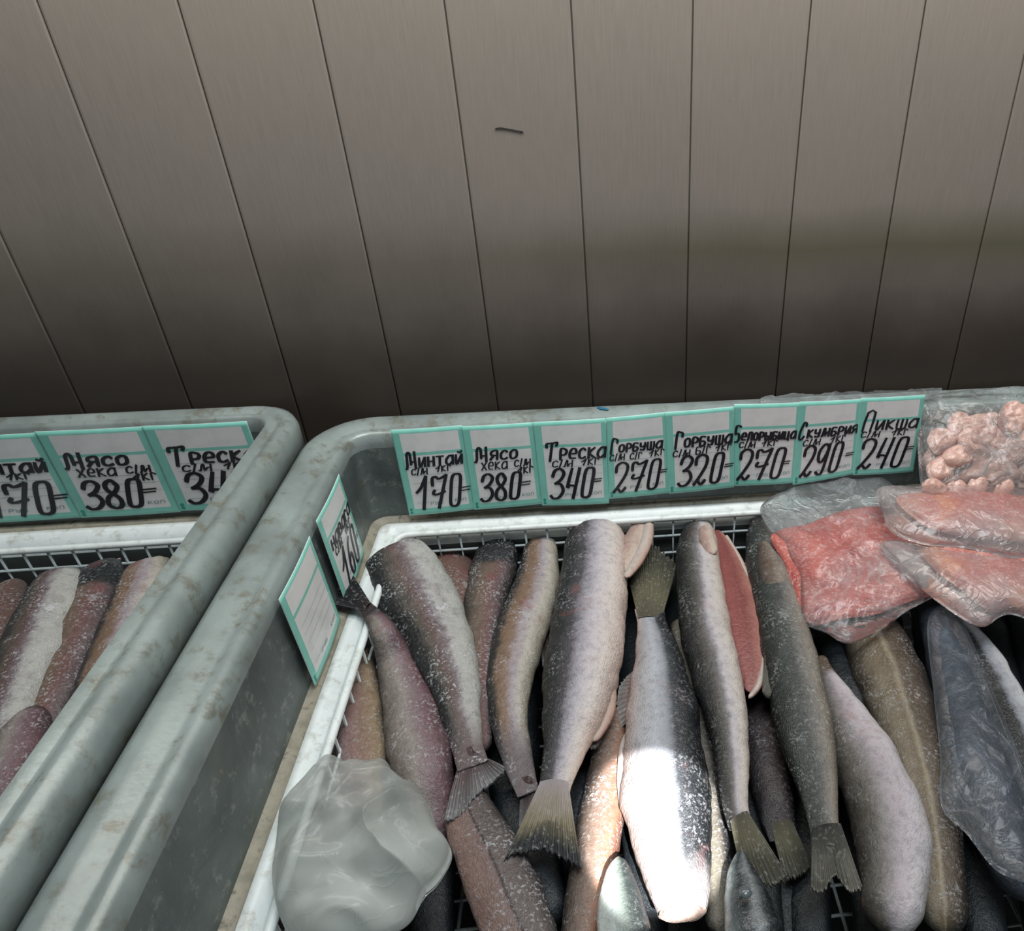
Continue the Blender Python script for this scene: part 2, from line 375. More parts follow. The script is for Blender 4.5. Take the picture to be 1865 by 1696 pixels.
# ------------------------------------------------------------------ lettering
def sm(P, n=6):
    return [cr(P, i / n) for i in range((len(P) - 1) * n + 1)]
A = [(.75, .8), (.45, 1), (.1, .6), (.1, .15), (.4, 0), (.75, .35)]
GL = {
 '1': (.66, [[(0, .52), (.3, .68), (.6, 1)], [(.62, 1), (.32, 0)]]),
 '2': (.72, [[(.08, .68), (.12, .9), (.42, 1), (.72, .9), (.66, .62), (.3, .25), (0, 0)], [(0, .02), (.2, .12), (.42, .0), (.66, .14)]]),
 '3': (.72, [[(.12, .74), (.25, .94), (.55, 1), (.78, .86), (.6, .64), (.26, .5)], [(.26, .5), (.6, .48), (.74, .26), (.5, .04), (.18, 0), (0, .1)]]),
 '4': (.66, [[(.34, 1), (.06, .36), (.22, .44), (.56, .4)], [(.78, 1), (.42, 0)]]),
 '6': (.66, [[(.7, .95), (.4, .8), (.1, .35), (.2, .02), (.5, .05), (.62, .35), (.45, .52), (.15, .35)]]),
 '7': (.76, [[(.1, .7), (.12, .92), (.3, .97), (.5, .9), (.92, 1)], [(.92, 1), (.36, 0)], [(.2, .56), (.1, .46), (.3, .42), (.8, .5)]]),
 '8': (.66, [[(.62, .85), (.45, 1), (.18, .88), (.2, .66), (.6, .35), (.58, .08), (.32, 0), (.06, .12), (.12, .38), (.5, .6), (.66, .8), (.5, .98)]]),
 '9': (.66, [[(.72, .9), (.45, 1), (.14, .8), (.12, .5), (.35, .42), (.62, .7), (.76, 1)], [(.76, 1), (.5, .12), (.25, 0), (.05, .1)]]),
 '0': (.66, [[(.34, 0), (.1, .08), (.16, .5), (.3, .92), (.55, 1), (.76, .92), (.68, .5), (.56, .1), (.34, 0)]]),
 '=': (.42, [[(0, .62), (.4, .66)], [(0, .36), (.38, .4)]]),
 '/': (.22, [[(.22, 1.15), (0, -.12)]]),
 ' ': (.45, []),
 'а': (.78, [A, [(.75, 1), (.75, 0)]]), 'б': (.66, [[(.65, 1), (.1, 1), (.08, 0), (.45, 0), (.62, .25), (.45, .5), (.1, .52)]]),
 'в': (.66, [[(.1, 0), (.1, 1), (.5, 1), (.55, .7), (.12, .55)], [(.12, .55), (.6, .5), (.6, .08), (.1, 0)]]),
 'г': (.6, [[(.12, 0), (.12, 1), (.35, 1), (.6, .8)]]), 'е': (.7, [[(.1, .5), (.65, .55), (.6, .95), (.3, 1), (.08, .6), (.15, .1), (.65, .05)]]),
 'и': (.72, [[(.1, 1), (.1, .1), (.25, 0), (.65, 1)], [(.68, 1), (.68, 0)]]), 'й': (.72, [[(.1, 1), (.1, .1), (.25, 0), (.65, 1)], [(.68, 1), (.68, 0)], [(.28, 1.35), (.5, 1.22), (.68, 1.42)]]),
 'к': (.7, [[(.1, 1), (.1, 0)], [(.65, 1), (.14, .5), (.7, 0)]]), 'л': (.7, [[(0, 0), (.15, .15), (.28, 1), (.65, 1), (.65, 0)]]),
 'м': (1.05, [[(0, .05), (.15, .1), (.28, .95), (.42, .95), (.45, .1), (.7, .5), (.95, .5)], [(.95, 1), (.95, 0)]]),
 'н': (.72, [[(.1, 1), (.1, 0)], [(.66, 1), (.66, 0)], [(.1, .5), (.66, .5)]]), 'о': (.68, [[(.35, 1), (.08, .75), (.1, .15), (.35, 0), (.62, .25), (.6, .85), (.35, 1)]]),
 'п': (.7, [[(.1, 0), (.12, 1), (.65, 1), (.64, 0)]]), 'р': (.68, [[(.1, -.05), (.12, 1), (.5, 1), (.66, .75), (.5, .45), (.12, .42)]]),
 'с': (.66, [[(.64, .8), (.4, 1), (.1, .7), (.12, .15), (.4, 0), (.66, .15)]]), 'т': (.76, [[(0, 1), (.76, 1)], [(.38, 1), (.36, 0)]]),
 'у': (.7, [[(.08, 1), (.12, .55), (.35, .45), (.62, .6)], [(.66, 1), (.58, .1), (.3, 0), (.08, .08)]]),
 'х': (.7, [[(.05, 1), (.65, 0)], [(.65, 1), (.05, 0)]]), 'ц': (.8, [[(.1, 1), (.12, .02), (.62, .02)], [(.64, 1), (.62, 0), (.78, -.22)]]),
 'ш': (.95, [[(.1, 1), (.12, 0), (.85, 0), (.88, 1)], [(.5, 1), (.5, 0)]]), 'ы': (.98, [[(.1, 1), (.12, 0), (.5, .05), (.5, .45), (.12, .5)], [(.85, 1), (.85, 0)]]),
 'ь': (.62, [[(.1, 1), (.1, 0), (.5, .05), (.5, .45), (.12, .5)]]), 'я': (.72, [[(.66, 0), (.64, 1), (.25, 1), (.1, .75), (.25, .5), (.62, .5)], [(.35, .48), (.06, 0)]]),
 'М': (1.0, [[(0, .02), (.1, 0), (.18, .25), (.2, .85), (.38, 1), (.5, .8), (.5, .25)], [(.5, .25), (.6, .42), (.86, .4)], [(.9, 1), (.9, .02)]]),
 'Т': (.9, [[(.05, .72), (.08, .92), (.5, .94), (.9, .98), (.82, .8)], [(.5, .95), (.3, 0)]]), 'Г': (.8, [[(.1, 0), (.28, .95), (.55, 1), (.8, .92), (.76, .72)]]),
 'Б': (.75, [[(.75, .95), (.7, 1), (.25, .98), (.12, .5)], [(.12, .5), (.5, .52), (.62, .25), (.4, .02), (0, 0)]]),
 'С': (.75, [[(.72, .8), (.7, .97), (.45, .98), (.15, .5), (.1, .1), (.35, .02), (.62, .2)]]), 'П': (.85, [[(.1, 0), (.3, .98), (.85, 1), (.68, 0)]]),
}
SHARP = set('тнгпкшихй/=4МП1')
def text_strokes(s, u0, vb, u1, h, caph=None, skew=.12):
    tot = 0
    for ch in s: tot += GL[ch][0] * (1.0 if not ch.isupper() else 1.15) + .2
    tot -= .2; sc = (u1 - u0) / tot; x = u0; out = []
    for ch in s:
        wd, st = GL[ch]; hh = caph if (caph and ch.isupper()) else h; wsc = sc * (1.15 if ch.isupper() else 1)
        yoff = -.02 if (caph and ch.isupper()) else 0
        for P in st:
            Q = [(x + (a + skew * b) * wsc, vb + yoff + b * hh) for a, b in P]
            closed_c = ch not in SHARP
            out.append(sm(Q, 6) if (len(Q) > 2 and closed_c) else sm(Q, 2) if len(Q) > 2 else Q)
        x += wd * wsc + .2 * sc
    return out
def ribbons(V, F, strokes, fn, wgt, lift, asp, jit=0):
    """strokes in tag units -> ribbon faces on the tag surface fn(u,v,lift)"""
    for S in strokes:
        pts = [(a, b * asp) for a, b in S]; n = len(pts)
        L = []
        for i, (a, b) in enumerate(pts):
            a0, b0 = pts[max(0, i - 1)]; a1, b1 = pts[min(n - 1, i + 1)]
            dx, dy = a1 - a0, b1 - b0; l = math.hypot(dx, dy) or 1e-6; dx /= l; dy /= l
            ww = wgt * (.62 + .38 * abs(dy))
            if n > 2 and i in (0, n - 1): ww *= .8
            e = -ww * .6 if i == 0 else (ww * .6 if i == n - 1 else 0)
            L.append(((a + dx * e - dy * ww), (b + dy * e + dx * ww), (a + dx * e + dy * ww), (b + dy * e - dx * ww)))
        k = len(V)
        for q in L:
            V.append(tuple(fn(q[0], q[1] / asp, lift))); V.append(tuple(fn(q[2], q[3] / asp, lift)))
        for i in range(n - 1): F.append((k + 2 * i, k + 2 * i + 1, k + 2 * i + 3, k + 2 * i + 2))

def paper(name, c, r=.5):
    t = NT(name); ob = t.coord(); n = t.noise(ob, 40, 5)
    cc = t.mix(t.sst(n, .35, .7), c, tuple(x * .9 for x in c[:3]) + (1,))
    return t.end(t.pbr(cc, r, t.bump(t.noise(ob, 900, 2), .15, .0002), coat=.3))
M_teal = paper('teal_card', (.26, .68, .58, 1)); M_card = paper('white_card', (.88, .88, .88, 1)); M_dteal = paper('dark_teal_print', (.02, .33, .26, 1))
M_print = paper('printed_lines', (.18, .34, .34, 1)); M_ink = m_simple('black_marker', (.009, .010, .018, 1), .35)

def price_tag(label, corners, name, name_uv, rows, price, price_uv, eq_uv, off=0, curl=.0, nw=.0175, clip=None, group='handwritten price tags along the freezer'):
    """corners: world TL TR BL BR ; u right, v up (0 bottom)"""
    TL, TR, BL, BR = corners
    nrm = (TR - TL).cross(TL - BL).normalized()
    if nrm.dot(CP - TL) < 0: nrm = -nrm
    asp = ((TL - BL).length + (TR - BR).length) / ((TL - TR).length + (BL - BR).length)
    def fn(u, v, lift):
        P = BL * (1 - u) * (1 - v) + BR * u * (1 - v) + TL * (1 - u) * v + TR * u * v
        b = math.sin(u * math.pi) * .0012 + curl * max(0, 1 - v) ** 2 * (.4 + .6 * u)
        return P + nrm * (lift + off + b)
    rt = root('price_tag', (BL + BR) / 2, label, 'price tag', group)
    us = sorted(set([0, .02, .105, .93, .98, 1] + [i / 12 for i in range(13)])); vs = sorted(set([0, .03, .075, .70, .735, .755, .95, 1] + [i / 14 for i in range(15)]))
    V, F, MI = [], [], []
    for side in (0, 1):
        for v in vs:
            for u in us: V.append(fn(u, v, 0 if side == 0 else -.0006))
    nu, nv = len(us), len(vs); N = nu * nv
    for j in range(nv - 1):
        for i in range(nu - 1):
            q = (j * nu + i, j * nu + i + 1, (j + 1) * nu + i + 1, (j + 1) * nu + i)
            F.append(q); uc = (us[i] + us[i + 1]) / 2; vc = (vs[j] + vs[j + 1]) / 2
            teal = uc < .105 or uc > .93 or vc < .075 or vc > .95 or (.70 < vc < .735)
            MI.append(0 if teal else 1)
            F.append(tuple(N + x for x in reversed(q))); MI.append(1)
    edge = [i for i in range(nu)] + [j * nu + nu - 1 for j in range(1, nv)] + [(nv - 1) * nu + i for i in range(nu - 2, -1, -1)] + [j * nu for j in range(nv - 2, 0, -1)]
    for a, b in zip(edge, edge[1:] + edge[:1]): F.append((a, N + a, N + b, b)); MI.append(1)
    mesh('card', V, F, [M_teal, M_card], rt, mi=MI)
    V, F = [], []
    for vv in (.565, .475, .38, .29):
        ribbons(V, F, [[(.16 + i * .19, vv) for i in range(5)]], fn, .0028, .0003, asp)
    ribbons(V, F, [[(.16, .145), (.34, .145)]], fn, .0028, .0003, asp)
    ribbons(V, F, text_strokes('руб', .35, .115, .54, .035), fn, .0045, .0003, asp)
    ribbons(V, F, text_strokes('коп', .72, .125, .89, .032), fn, .0045, .0003, asp)
    mesh('printed_lines', V, F, M_print, rt, smooth=False)
    V, F = [], []
    for a, b, r in ((.05, .075, .022), (.05, .035, .022)):
        k = len(V); V += [fn(a + r * math.cos(t * .785), b + r * math.sin(t * .785) / asp, .0004) for t in range(8)]; F.append(tuple(range(k, k + 8)))
    mesh('corner_mark', V, F, M_dteal, rt, smooth=False)
    if not name: return rt
    V, F = [], []
    u0, vb, u1, h, ch = name_uv
    ribbons(V, F, text_strokes(name, u0, vb, u1, h, ch), fn, nw * 1.15, .0006, asp)
    for s, a, b, c, d in rows: ribbons(V, F, text_strokes(s, a, b, c, d), fn, nw * .66, .0006, asp)
    mesh('handwritten_name', V, F, M_ink, rt, smooth=False)
    V, F = [], []
    a, b, c, d = price_uv
    ribbons(V, F, text_strokes(price, a, b, c, d, skew=.16), fn, nw * 1.45, .0007, asp)
    ribbons(V, F, text_strokes('=', *eq_uv), fn, nw * .8, .0007, asp)
    mesh('handwritten_price', V, F, M_ink, rt, smooth=False)
    return rt

YT = -.0625
def onwall(u, v, y=YT): return onpl(u, v, Vector((0, y, 0)), Vector((0, 1, 0)))
G8 = 'row of eight price tags on the back wall of the freezer'
TAGS = [
 ('price tag for pollock at 170, first of the eight on the back wall', [(711.3, 783.4), (841.5, 774.6), (745.8, 939.5), (864.9, 927.4)], 'Минтай', (.10, .575, .92, .10, .19), [('с/м', .16, .485, .40, .065), ('1кг', .52, .50, .74, .065)], '170', (.16, .07, .80, .385), (.84, .20, .97, .14), 0),
 ('price tag for hake meat at 380, between the pollock and cod tags', [(840.7, 776.2), (970.2, 769), (864, 928), (988, 917)], 'Мясо', (.11, .60, .72, .10, .17), [('хека', .19, .485, .56, .085), ('с/м', .66, .50, .90, .075), ('1кг', .70, .41, .92, .075)], '380', (.12, .10, .68, .33), (.72, .22, .85, .13), .0008),
 ('price tag for cod at 340, left of the tag with the brown stain', [(970.5, 767.9), (1102.9, 760.9), (987.2, 919.8), (1109.2, 915.7)], 'Треска', (.13, .565, .97, .115, .22), [('с/м', .20, .475, .50, .07), ('1кг', .62, .485, .87, .07)], '340', (.14, .09, .74, .36), (.78, .24, .89, .11), .0016),
 ('price tag for pink salmon with head at 270, small dark lettering', [(1103.6, 761), (1213, 750), (1109, 908), (1220, 897)], 'Горбуша', (.04, .585, .90, .085, .18), [('с/м', .03, .485, .28, .07), ('с/г', .36, .485, .56, .07), ('1кг', .68, .495, .93, .07)], '270', (.08, .08, .80, .37), (.82, .24, .95, .11), .0010),
 ('price tag for headless pink salmon at 320', [(1210.5, 750), (1335.9, 739.5), (1218, 898.4), (1336.6, 886)], 'Горбуша', (.11, .575, .96, .10, .20), [('с/м', .08, .465, .34, .07), ('б/г', .42, .475, .64, .08), ('1кг', .72, .49, .95, .07)], '320', (.14, .09, .78, .37), (.84, .24, .97, .11), .0018),
 ('price tag for white fish at 270, with the longest fish name', [(1336.6, 736), (1460, 732.5), (1336.6, 884.5), (1447, 879)], 'Белорыбица', (.0, .575, .94, .085, .19), [('с/м', .07, .485, .32, .065), ('1кг', .42, .495, .66, .065)], '270', (.05, .08, .74, .38), (.76, .22, .87, .11), .0010),
 ('price tag for mackerel at 290, lower edge behind the clear bag', [(1456, 731), (1568, 726), (1443, 882.4), (1556, 862)], 'Скумбрия', (.02, .575, .97, .09, .20), [('с/м', .10, .475, .38, .07), ('1кг', .54, .485, .78, .07)], '290', (.10, .09, .70, .38), (.80, .24, .93, .11), .0018),
 ('price tag for haddock at 240, last of the eight on the right', [(1566.8, 724), (1684, 718), (1552, 864), (1662, 858)], 'Пикша', (.05, .60, .93, .11, .24), [('с/м', .05, .505, .35, .07), ('1кг', .54, .515, .79, .07)], '240', (.06, .09, .76, .39), (.80, .28, .92, .11), .0026),
]
for lb, cs, nm, nu_, rows, pr, pu, eq, off in TAGS:
    price_tag(lb, [onwall(*c, YT - (.009 if i > 1 else 0)) for i, c in enumerate(cs)], nm, nu_, rows, pr, pu, eq, off, group=G8)
# side wall tag, read from its near edge to the back corner
sx = MX0 + .0585
def sq(y0, y1, zb, zt, x=sx, tilt=.0): return [Vector((x, y0, zt)), Vector((x, y1, zt)), Vector((x + tilt, y0, zb)), Vector((x + tilt, y1, zb))]
price_tag('price tag for navaga at 160 on the left inner wall, seen at a slant', sq(-.222, -.136, .737, .846, tilt=.004), 'навага', (.12, .575, .95, .10, .19), [('с/м', .16, .485, .42, .07), ('1кг', .58, .485, .84, .07)], '160', (.18, .08, .80, .38), (.84, .22, .96, .12), .0)
price_tag('blank-looking green-bordered tag on the left inner wall, nearer the viewer', sq(-.335, -.245, .735, .845, tilt=.004), None, None, [], None, None, None, .0)
# three larger tags in the left freezer
YL = -.0485
def lq(x0, x1, zb, zt, sk=.004): return [Vector((x0, YL, zt)), Vector((x1, YL, zt)), Vector((x0 + sk, YL - .002, zb)), Vector((x1 + sk, YL - .002, zb))]
LG = 'three larger price tags in the left freezer'
price_tag('large price tag for pollock at 170 in the left freezer, nearest its left corner', lq(-.735, -.622, .752, .868), 'Минтай', (.10, .575, .92, .10, .19), [('с/м', .16, .485, .40, .065), ('1кг', .52, .50, .74, .065)], '170', (.16, .07, .80, .385), (.84, .20, .97, .14), 0, group=LG)
price_tag('large price tag for hake meat at 380, middle of the three in the left freezer', lq(-.622, -.509, .752, .870), 'Мясо', (.11, .60, .72, .10, .17), [('хека', .19, .485, .56, .085), ('с/м', .66, .50, .90, .075), ('1кг', .70, .41, .92, .075)], '380', (.12, .10, .68, .33), (.72, .22, .85, .13), .0008, group=LG)
price_tag('large price tag for cod at 340, rightmost of three in the left freezer', lq(-.509, -.396, .754, .871), 'Треска', (.13, .565, .97, .115, .22), [('с/м', .20, .475, .50, .07), ('1кг', .62, .485, .87, .07)], '340', (.14, .09, .74, .36), (.78, .24, .89, .11), .0016, group=LG)

# ------------------------------------------------------------------ fish
def wpx(px, P): return px * (P - CP).dot(fwd) / FPX
FLESH = fish_mat('pale_frozen_flesh', [(0, 'a08a80'), (.5, 'c0a498'), (1, 'b09080')], frost=.4, flakes=.2, blood=.5, blood_col='90403c')
def fish(label, pts, z, mat, th=.72, cut0=False, cut1=False, nose0=False, fans=(), fanmat=None, fins=(), finmat=None, group=None, seed=0, rough=.05, extra=None, nose1=False, name='frozen_fish', tail0=False):
    """pts: (px, py, halfwidth px[, dz]). Seen from above the spine runs through the points, lying at height z."""
    pts = [tuple(p) + (0,) * (4 - len(p)) for p in pts]
    NU, NV = max(40, len(pts) * 14), 44
    rows = []
    for i in range(NU + 1):
        q = cr(pts, (len(pts) - 1) * i / NU)
        P = onz(q[0], q[1], z + q[3]); rows.append((P, wpx(q[2], P)))
    rt = root(name, onz(*pts[len(pts) // 2][:2], z) - Vector((0, 0, .03)), label, 'fish', group)
    V, F, UV, AT = [], [], [], []; ul = 0; total = sum((rows[i + 1][0] - rows[i][0]).length for i in range(NU))
    fr = []
    tail1 = bool(fans) and not tail0; sd = Vector((seed * 3.1, seed * 1.7, seed * .9))
    for i in range(NU + 1):
        P, w = rows[i]
        t = (rows[min(NU, i + 1)][0] - rows[max(0, i - 1)][0]).normalized()
        lat = t.cross(Vector((0, 0, 1))).normalized()   # points to picture-left when the spine runs towards the viewer
        if lat.dot(RI) > 0: lat = -lat
        nz = Vector((0, 0, 1)) - t * t.z; nz.normalize()
        if i: ul += (P - rows[i - 1][0]).length
        a = ul / total
        k = 1
        if not cut0 and not tail0: k = min(1, math.sqrt(max(0, 1 - (1 - min(1, ul / max(w * 1.1, .004))) ** 2)) + .03)
        rem = total - ul
        if not cut1 and not tail1: k = min(k, math.sqrt(max(0, 1 - (1 - min(1, rem / max(w * 1.1, .004))) ** 2)) + .03)
        tt = 1
        if tail1: tt = 1 - .86 * max(0, (a - .80) / .20) ** 1.2
        if tail0: tt = 1 - .86 * max(0, (.18 - a) / .18) ** 1.2
        fr.append((P, t, lat, nz, w * k))
        for j in range(NV):
            an = 2 * math.pi * j / NV; c, s = math.cos(an), math.sin(an)
            cx = math.copysign(abs(c) ** .92, c); sy = math.copysign(abs(s) ** .9, s)
            hh = th * tt * w * k * (1 + .12 * -c)
            off = lat * (cx * w * k) + nz * (sy * hh)
            q = P + off
            nn = noise.noise(q * 13 + sd) * .07 + noise.noise(q * 30 + sd) * .065 + noise.noise(q * 75 + sd) * .03 + noise.noise(q * 190 + sd) * .013
            q = P + off * (1 + nn * (1 + rough * 6))
            if cut0 and i < 12: q += t * ((s + .4) * w * .5 * (1 - i / 12))
            if cut0 and i < 5: q += t * (noise.noise(q * 90 + sd) * .006 + .004 * s) * (1 - i / 5)
            V.append(q); UV.append((ul, (1 - c) / 2)); AT.append(a)
    # spine direction: ramp position 0 = picture-left
    for i in range(NU):
        for j in range(NV):
            j2 = (j + 1) % NV; F.append((i * NV + j, i * NV + j2, (i + 1) * NV + j2, (i + 1) * NV + j))
    for e, cutf in ((0, cut0), (NU, cut1)):
        if not cutf:
            P = fr[e][0]; V.append(P - fr[e][1] * (.001 if e == 0 else -.001)); UV.append((0 if e == 0 else total, .5)); AT.append(0. if e == 0 else 1.)
            for j in range(NV):
                tri = (e * NV + j, e * NV + (j + 1) % NV, len(V) - 1); F.append(tri if e else tri[::-1])
    mesh('body', V, F, mat, rt, UV, AT)
    for e, cutf, sg in ((0, cut0, 1), (NU, cut1, -1)):
        if not cutf: continue
        P, t, lat, nz, w = fr[e]; CV, CF, CU, CA = [], [], [], []
        base = [V[e * NV + j] for j in range(NV)]
        cen = sum(base, Vector()) / NV
        for r, dp in ((1, 0), (.9, -.0015), (.8, .002), (.55, .007), (.25, .012), (.02, .013)):
            for j in range(NV):
                b = base[j]; CV.append(cen + (b - cen) * r * (1 + .08 * noise.noise(b * 120 + sd)) + t * sg * (dp if r < 1 else 0)); CU.append((r * .05, j / NV)); CA.append(r)
        for r in range(5):
            for j in range(NV):
                CF.append((r * NV + j, r * NV + (j + 1) % NV, (r + 1) * NV + (j + 1) % NV, (r + 1) * NV + j))
        c_ = mesh('cut_end', CV, CF, FLESH, rt, CU, CA)
    # tail fans: (root left px, root right px, tip polyline px list, z at tips)
    for fa in fans: fin(rt, 'tail_fin', fa, fanmat, z, sd)
    for fa in fins: fin(rt, 'side_fin', fa, finmat or fanmat, z, sd)
    return rt
def fin(rt, name, fa, mt, z, sd):
    (r0, r1, tips, zr, zt) = fa
    NT_, NS = 44, 16; V, F, UV, AT = [], [], [], []
    for side in (1, -1):
        for j in range(NT_ + 1):
            b = j / NT_
            R = onz(r0[0] + (r1[0] - r0[0]) * b, r0[1] + (r1[1] - r0[1]) * b, z + zr)
            tq = cr(tips, (len(tips) - 1) * b); T = onz(tq[0], tq[1], z + zt)
            if name == 'tail_fin': R = R - (T - R).normalized() * .009 + Vector((0, 0, .0020))
            jag = 1 + .05 * noise.noise(Vector((b * 40, 0, 0)) + sd) - .05 * abs(math.sin(b * 40))
            for i in range(NS + 1):
                a = i / NS
                P = R.lerp(T, a * (jag if a > .6 else 1)); bow = math.sin(math.pi * a) * .0
                P = P + Vector((0, 0, .0025 * noise.noise(P * 40 + sd) * a + .0007 * math.sin(b * 100) * a + .0015 * math.sin(b * math.pi) * (1 - a)))
                P.z += side * (.0009 + .0014 * (1 - a) ** 2 * math.sin(b * math.pi))
                V.append(P); UV.append((a, b)); AT.append(a)
    M = (NT_ + 1) * (NS + 1)
    for j in range(NT_):
        for i in range(NS):
            q = (j * (NS + 1) + i, j * (NS + 1) + i + 1, (j + 1) * (NS + 1) + i + 1, (j + 1) * (NS + 1) + i)
            F.append(q); F.append(tuple(M + x for x in reversed(q)))
    ed = [j * (NS + 1) + NS for j in range(NT_ + 1)]
    for a, b in zip(ed, ed[1:]): F.append((a, b, M + b, M + a))
    e0 = list(range(NS + 1)); e1 = [NT_ * (NS + 1) + i for i in range(NS + 1)]
    for e in (e0, e1):
        for a, b in zip(e, e[1:]): F.append((a, b, M + b, M + a))
    mesh(name, V, F, mt, rt, UV, AT)
def eye(rt, u, v, z, r):
    V, F = [], []; P = onz(u, v, z)
    for i in range(7):
        a = math.pi / 2 * i / 6
        for j in range(16): V.append(P + Vector((math.cos(j / 16 * 6.2832) * r * math.cos(a) if i < 6 else 0, math.sin(j / 16 * 6.2832) * r * math.cos(a) if i < 6 else 0, r * .55 * math.sin(a))))
    for i in range(6):
        for j in range(16): F.append((i * 16 + j, i * 16 + (j + 1) % 16, (i + 1) * 16 + (j + 1) % 16, (i + 1) * 16 + j))
    mesh('eye', V, F, M_eye, rt)
M_eye = m_simple('fish_eye', (.10, .12, .13, 1), .12)

# materials (colours run across the fish from picture-left to picture-right)
m_pollA = fish_mat('pollock_skin_grey_belly', [(0, '171b1e'), (.2, '232425'), (.32, '4c433b'), (.45, '5c4440'), (.55, '6a5a60'), (.66, '9a9896'), (1, 'a6a8a0')], cap='3f3a38', cap_at=.05, tip='5c4a4c', tip_at=.9, frost=.8, flakes=.7, blood=.3, blood_col='4c262a')
m_pollB = fish_mat('pollock_skin_mauve', [(0, '4a4440'), (.2, '6e625a'), (.45, '857a74'), (.62, '745a62'), (.8, '64424a'), (1, '463438')], cap='33272b', cap_at=.1, frost=.55, flakes=.12, blood=.3)
m_split = fish_mat('split_brown_fish', [(0, '80625a'), (.30, '74584f'), (.47, '6c5450'), (.5, '201818'), (.53, '584a48'), (.8, '4e4442'), (1, '383434')], dist=.03, frost=.6, flakes=.25, blood=.2)
m_pink = fish_mat('pinkish_fish_skin', [(0, '8d7a78'), (.4, '85605c'), (.6, '7d5e4a'), (.85, '86704e'), (1, '4a4438')], frost=.35, flakes=.1)
m_brown = fish_mat('brown_fish_skin', [(0, '473a34'), (.3, '6a4f40'), (.6, '66443a'), (1, '4a3a36')], frost=.45, flakes=.2)
m_darkcap = fish_mat('brown_fish_dark_collar', [(0, '2b2b2d'), (.2, '4a4038'), (.45, '65503f'), (.65, '6a4440'), (.85, '58464a'), (1, '34302f')], cap='1c1f23', cap_at=.24, frost=.6, flakes=.25, blood=.4)
m_pollC = fish_mat('pollock_skin_orange', [(0, '1e2224'), (.17, '2e2b29'), (.27, '70553c'), (.45, '7c5e48'), (.6, '93868e'), (.8, 'a8a094'), (1, '948c76')], tip='5f5458', tip_at=.85, frost=.65, flakes=.25, blood=.35)
m_salA = fish_mat('salmon_skin_dark_back', [(0, '121515'), (.2, '26282a'), (.36, '46424a'), (.48, '8f8a96'), (.60, 'b3aab2'), (.78, 'c4b8b2'), (1, 'c4a898')], frost=.4, flakes=.4, blood=.25, blood_col='9a4a44', scales=.8, frost_col='b9b9bd', dist=.1)
m_salB = fish_mat('salmon_skin_silver', [(0, 'b39c96'), (.18, '9e9a9e'), (.42, 'a4a9b4'), (.54, '8a8e98'), (.64, '383d44'), (.8, '1c2025'), (1, '14181b')], frost=.35, flakes=.06, blood=.12, blood_col='a06060', scales=.8, dist=.07, tip='b5adb0', tip_at=.97)
m_salC = fish_mat('salmon_skin_speckled', [(0, '151718'), (.22, '242424'), (.36, '48443f'), (.47, '6c666a'), (.58, 'b0a8ae'), (.8, 'bcb2aa'), (1, 'b4a090')], frost=.35, flakes=.45, blood=.15, scales=.6, frost_col='a9adad', dist=.08)
m_grey = fish_mat('grey_green_skin', [(0, '161c1a'), (.25, '272e2b'), (.48, '3f423f'), (.62, '686460'), (.8, '80766a'), (1, '6a5c4a')], cap='2c2420', cap_at=.06, frost=.7, flakes=.25, blood=.0, scales=.7, frost_col='9aa09e', dist=.12)
m_white = fish_mat('pale_pink_belly_skin', [(0, '3a3630'), (.25, '524d46'), (.42, '7c7478'), (.54, '9c8f98'), (.75, 'b6adb4'), (1, 'b4adb0')], cap='5a4a38', cap_at=.1, frost=.35, flakes=.12, blood=.25, blood_col='94604f', dist=.10, scales=.2)
m_cod = fish_mat('cod_skin_tan_stripe', [(0, '4a4236'), (.25, '6c5f48'), (.40, '625236'), (.46, '81745a'), (.52, '51422e'), (.75, '413428'), (.9, '2b241f'), (1, '2a2a2a')], frost=.45, flakes=.15, blood=.1, dist=.05)
m_blue = fish_mat('blue_grey_skin', [(0, '232a33'), (.3, '333d4b'), (.6, '2a3342'), (1, '1a1f28')], frost=.3, flakes=.1, blood=0, frost_col='5e6874', mott=.6)
m_mack = fish_mat('mackerel_skin', [(0, '0f1114'), (.35, '17191d'), (.48, '25282d'), (.58, '848994'), (.85, 'bcbdc2'), (1, '9a9b9e')], frost=.35, flakes=.1, blood=0, dist=.08)
m_mackh = fish_mat('mackerel_head_skin', [(0, 'b9bfba'), (.3, '9aa6a4'), (.5, '67756f'), (.65, '323c3a'), (1, '1a1f21')], frost=.15, flakes=.05, blood=0, dist=.14, rough=.22, scales=.15)
m_mackg = fish_mat('mackerel_head_dark', [(0, '8d9494'), (.15, '4a5456'), (.35, '232a2e'), (.6, '6a7274'), (.8, '2c3438'), (1, '14181b')], frost=.12, flakes=.1, blood=0, dist=.22, rough=.22, scales=.1)
m_olive = fish_mat('olive_frosted_skin', [(0, '3a3830'), (.35, '726c5c'), (.6, '5c564a'), (.8, '2c2c2c'), (1, '1c1e20')], frost=.35, flakes=.12, blood=.1)
m_orange = fish_mat('orange_brown_skin', [(0, '2d2a28'), (.3, '5c4a3e'), (.55, '7e6252'), (.8, '946446'), (1, '7a4a38')], frost=.7, flakes=.5, blood=.3)
m_deep = fish_mat('shade_dark_deep_fish', [(0, '0e1418'), (.4, '1b242a'), (.7, '222a32'), (1, '10161a')], frost=.25, flakes=.05, blood=0, frost_col='4a565c')  # shade of the gaps painted into this dark skin colour
m_maroon = fish_mat('maroon_dark_skin', [(0, '1d1c20'), (.4, '33282c'), (.7, '3a2c2e'), (1, '1c1c1e')], frost=.25, flakes=.05, blood=.2)
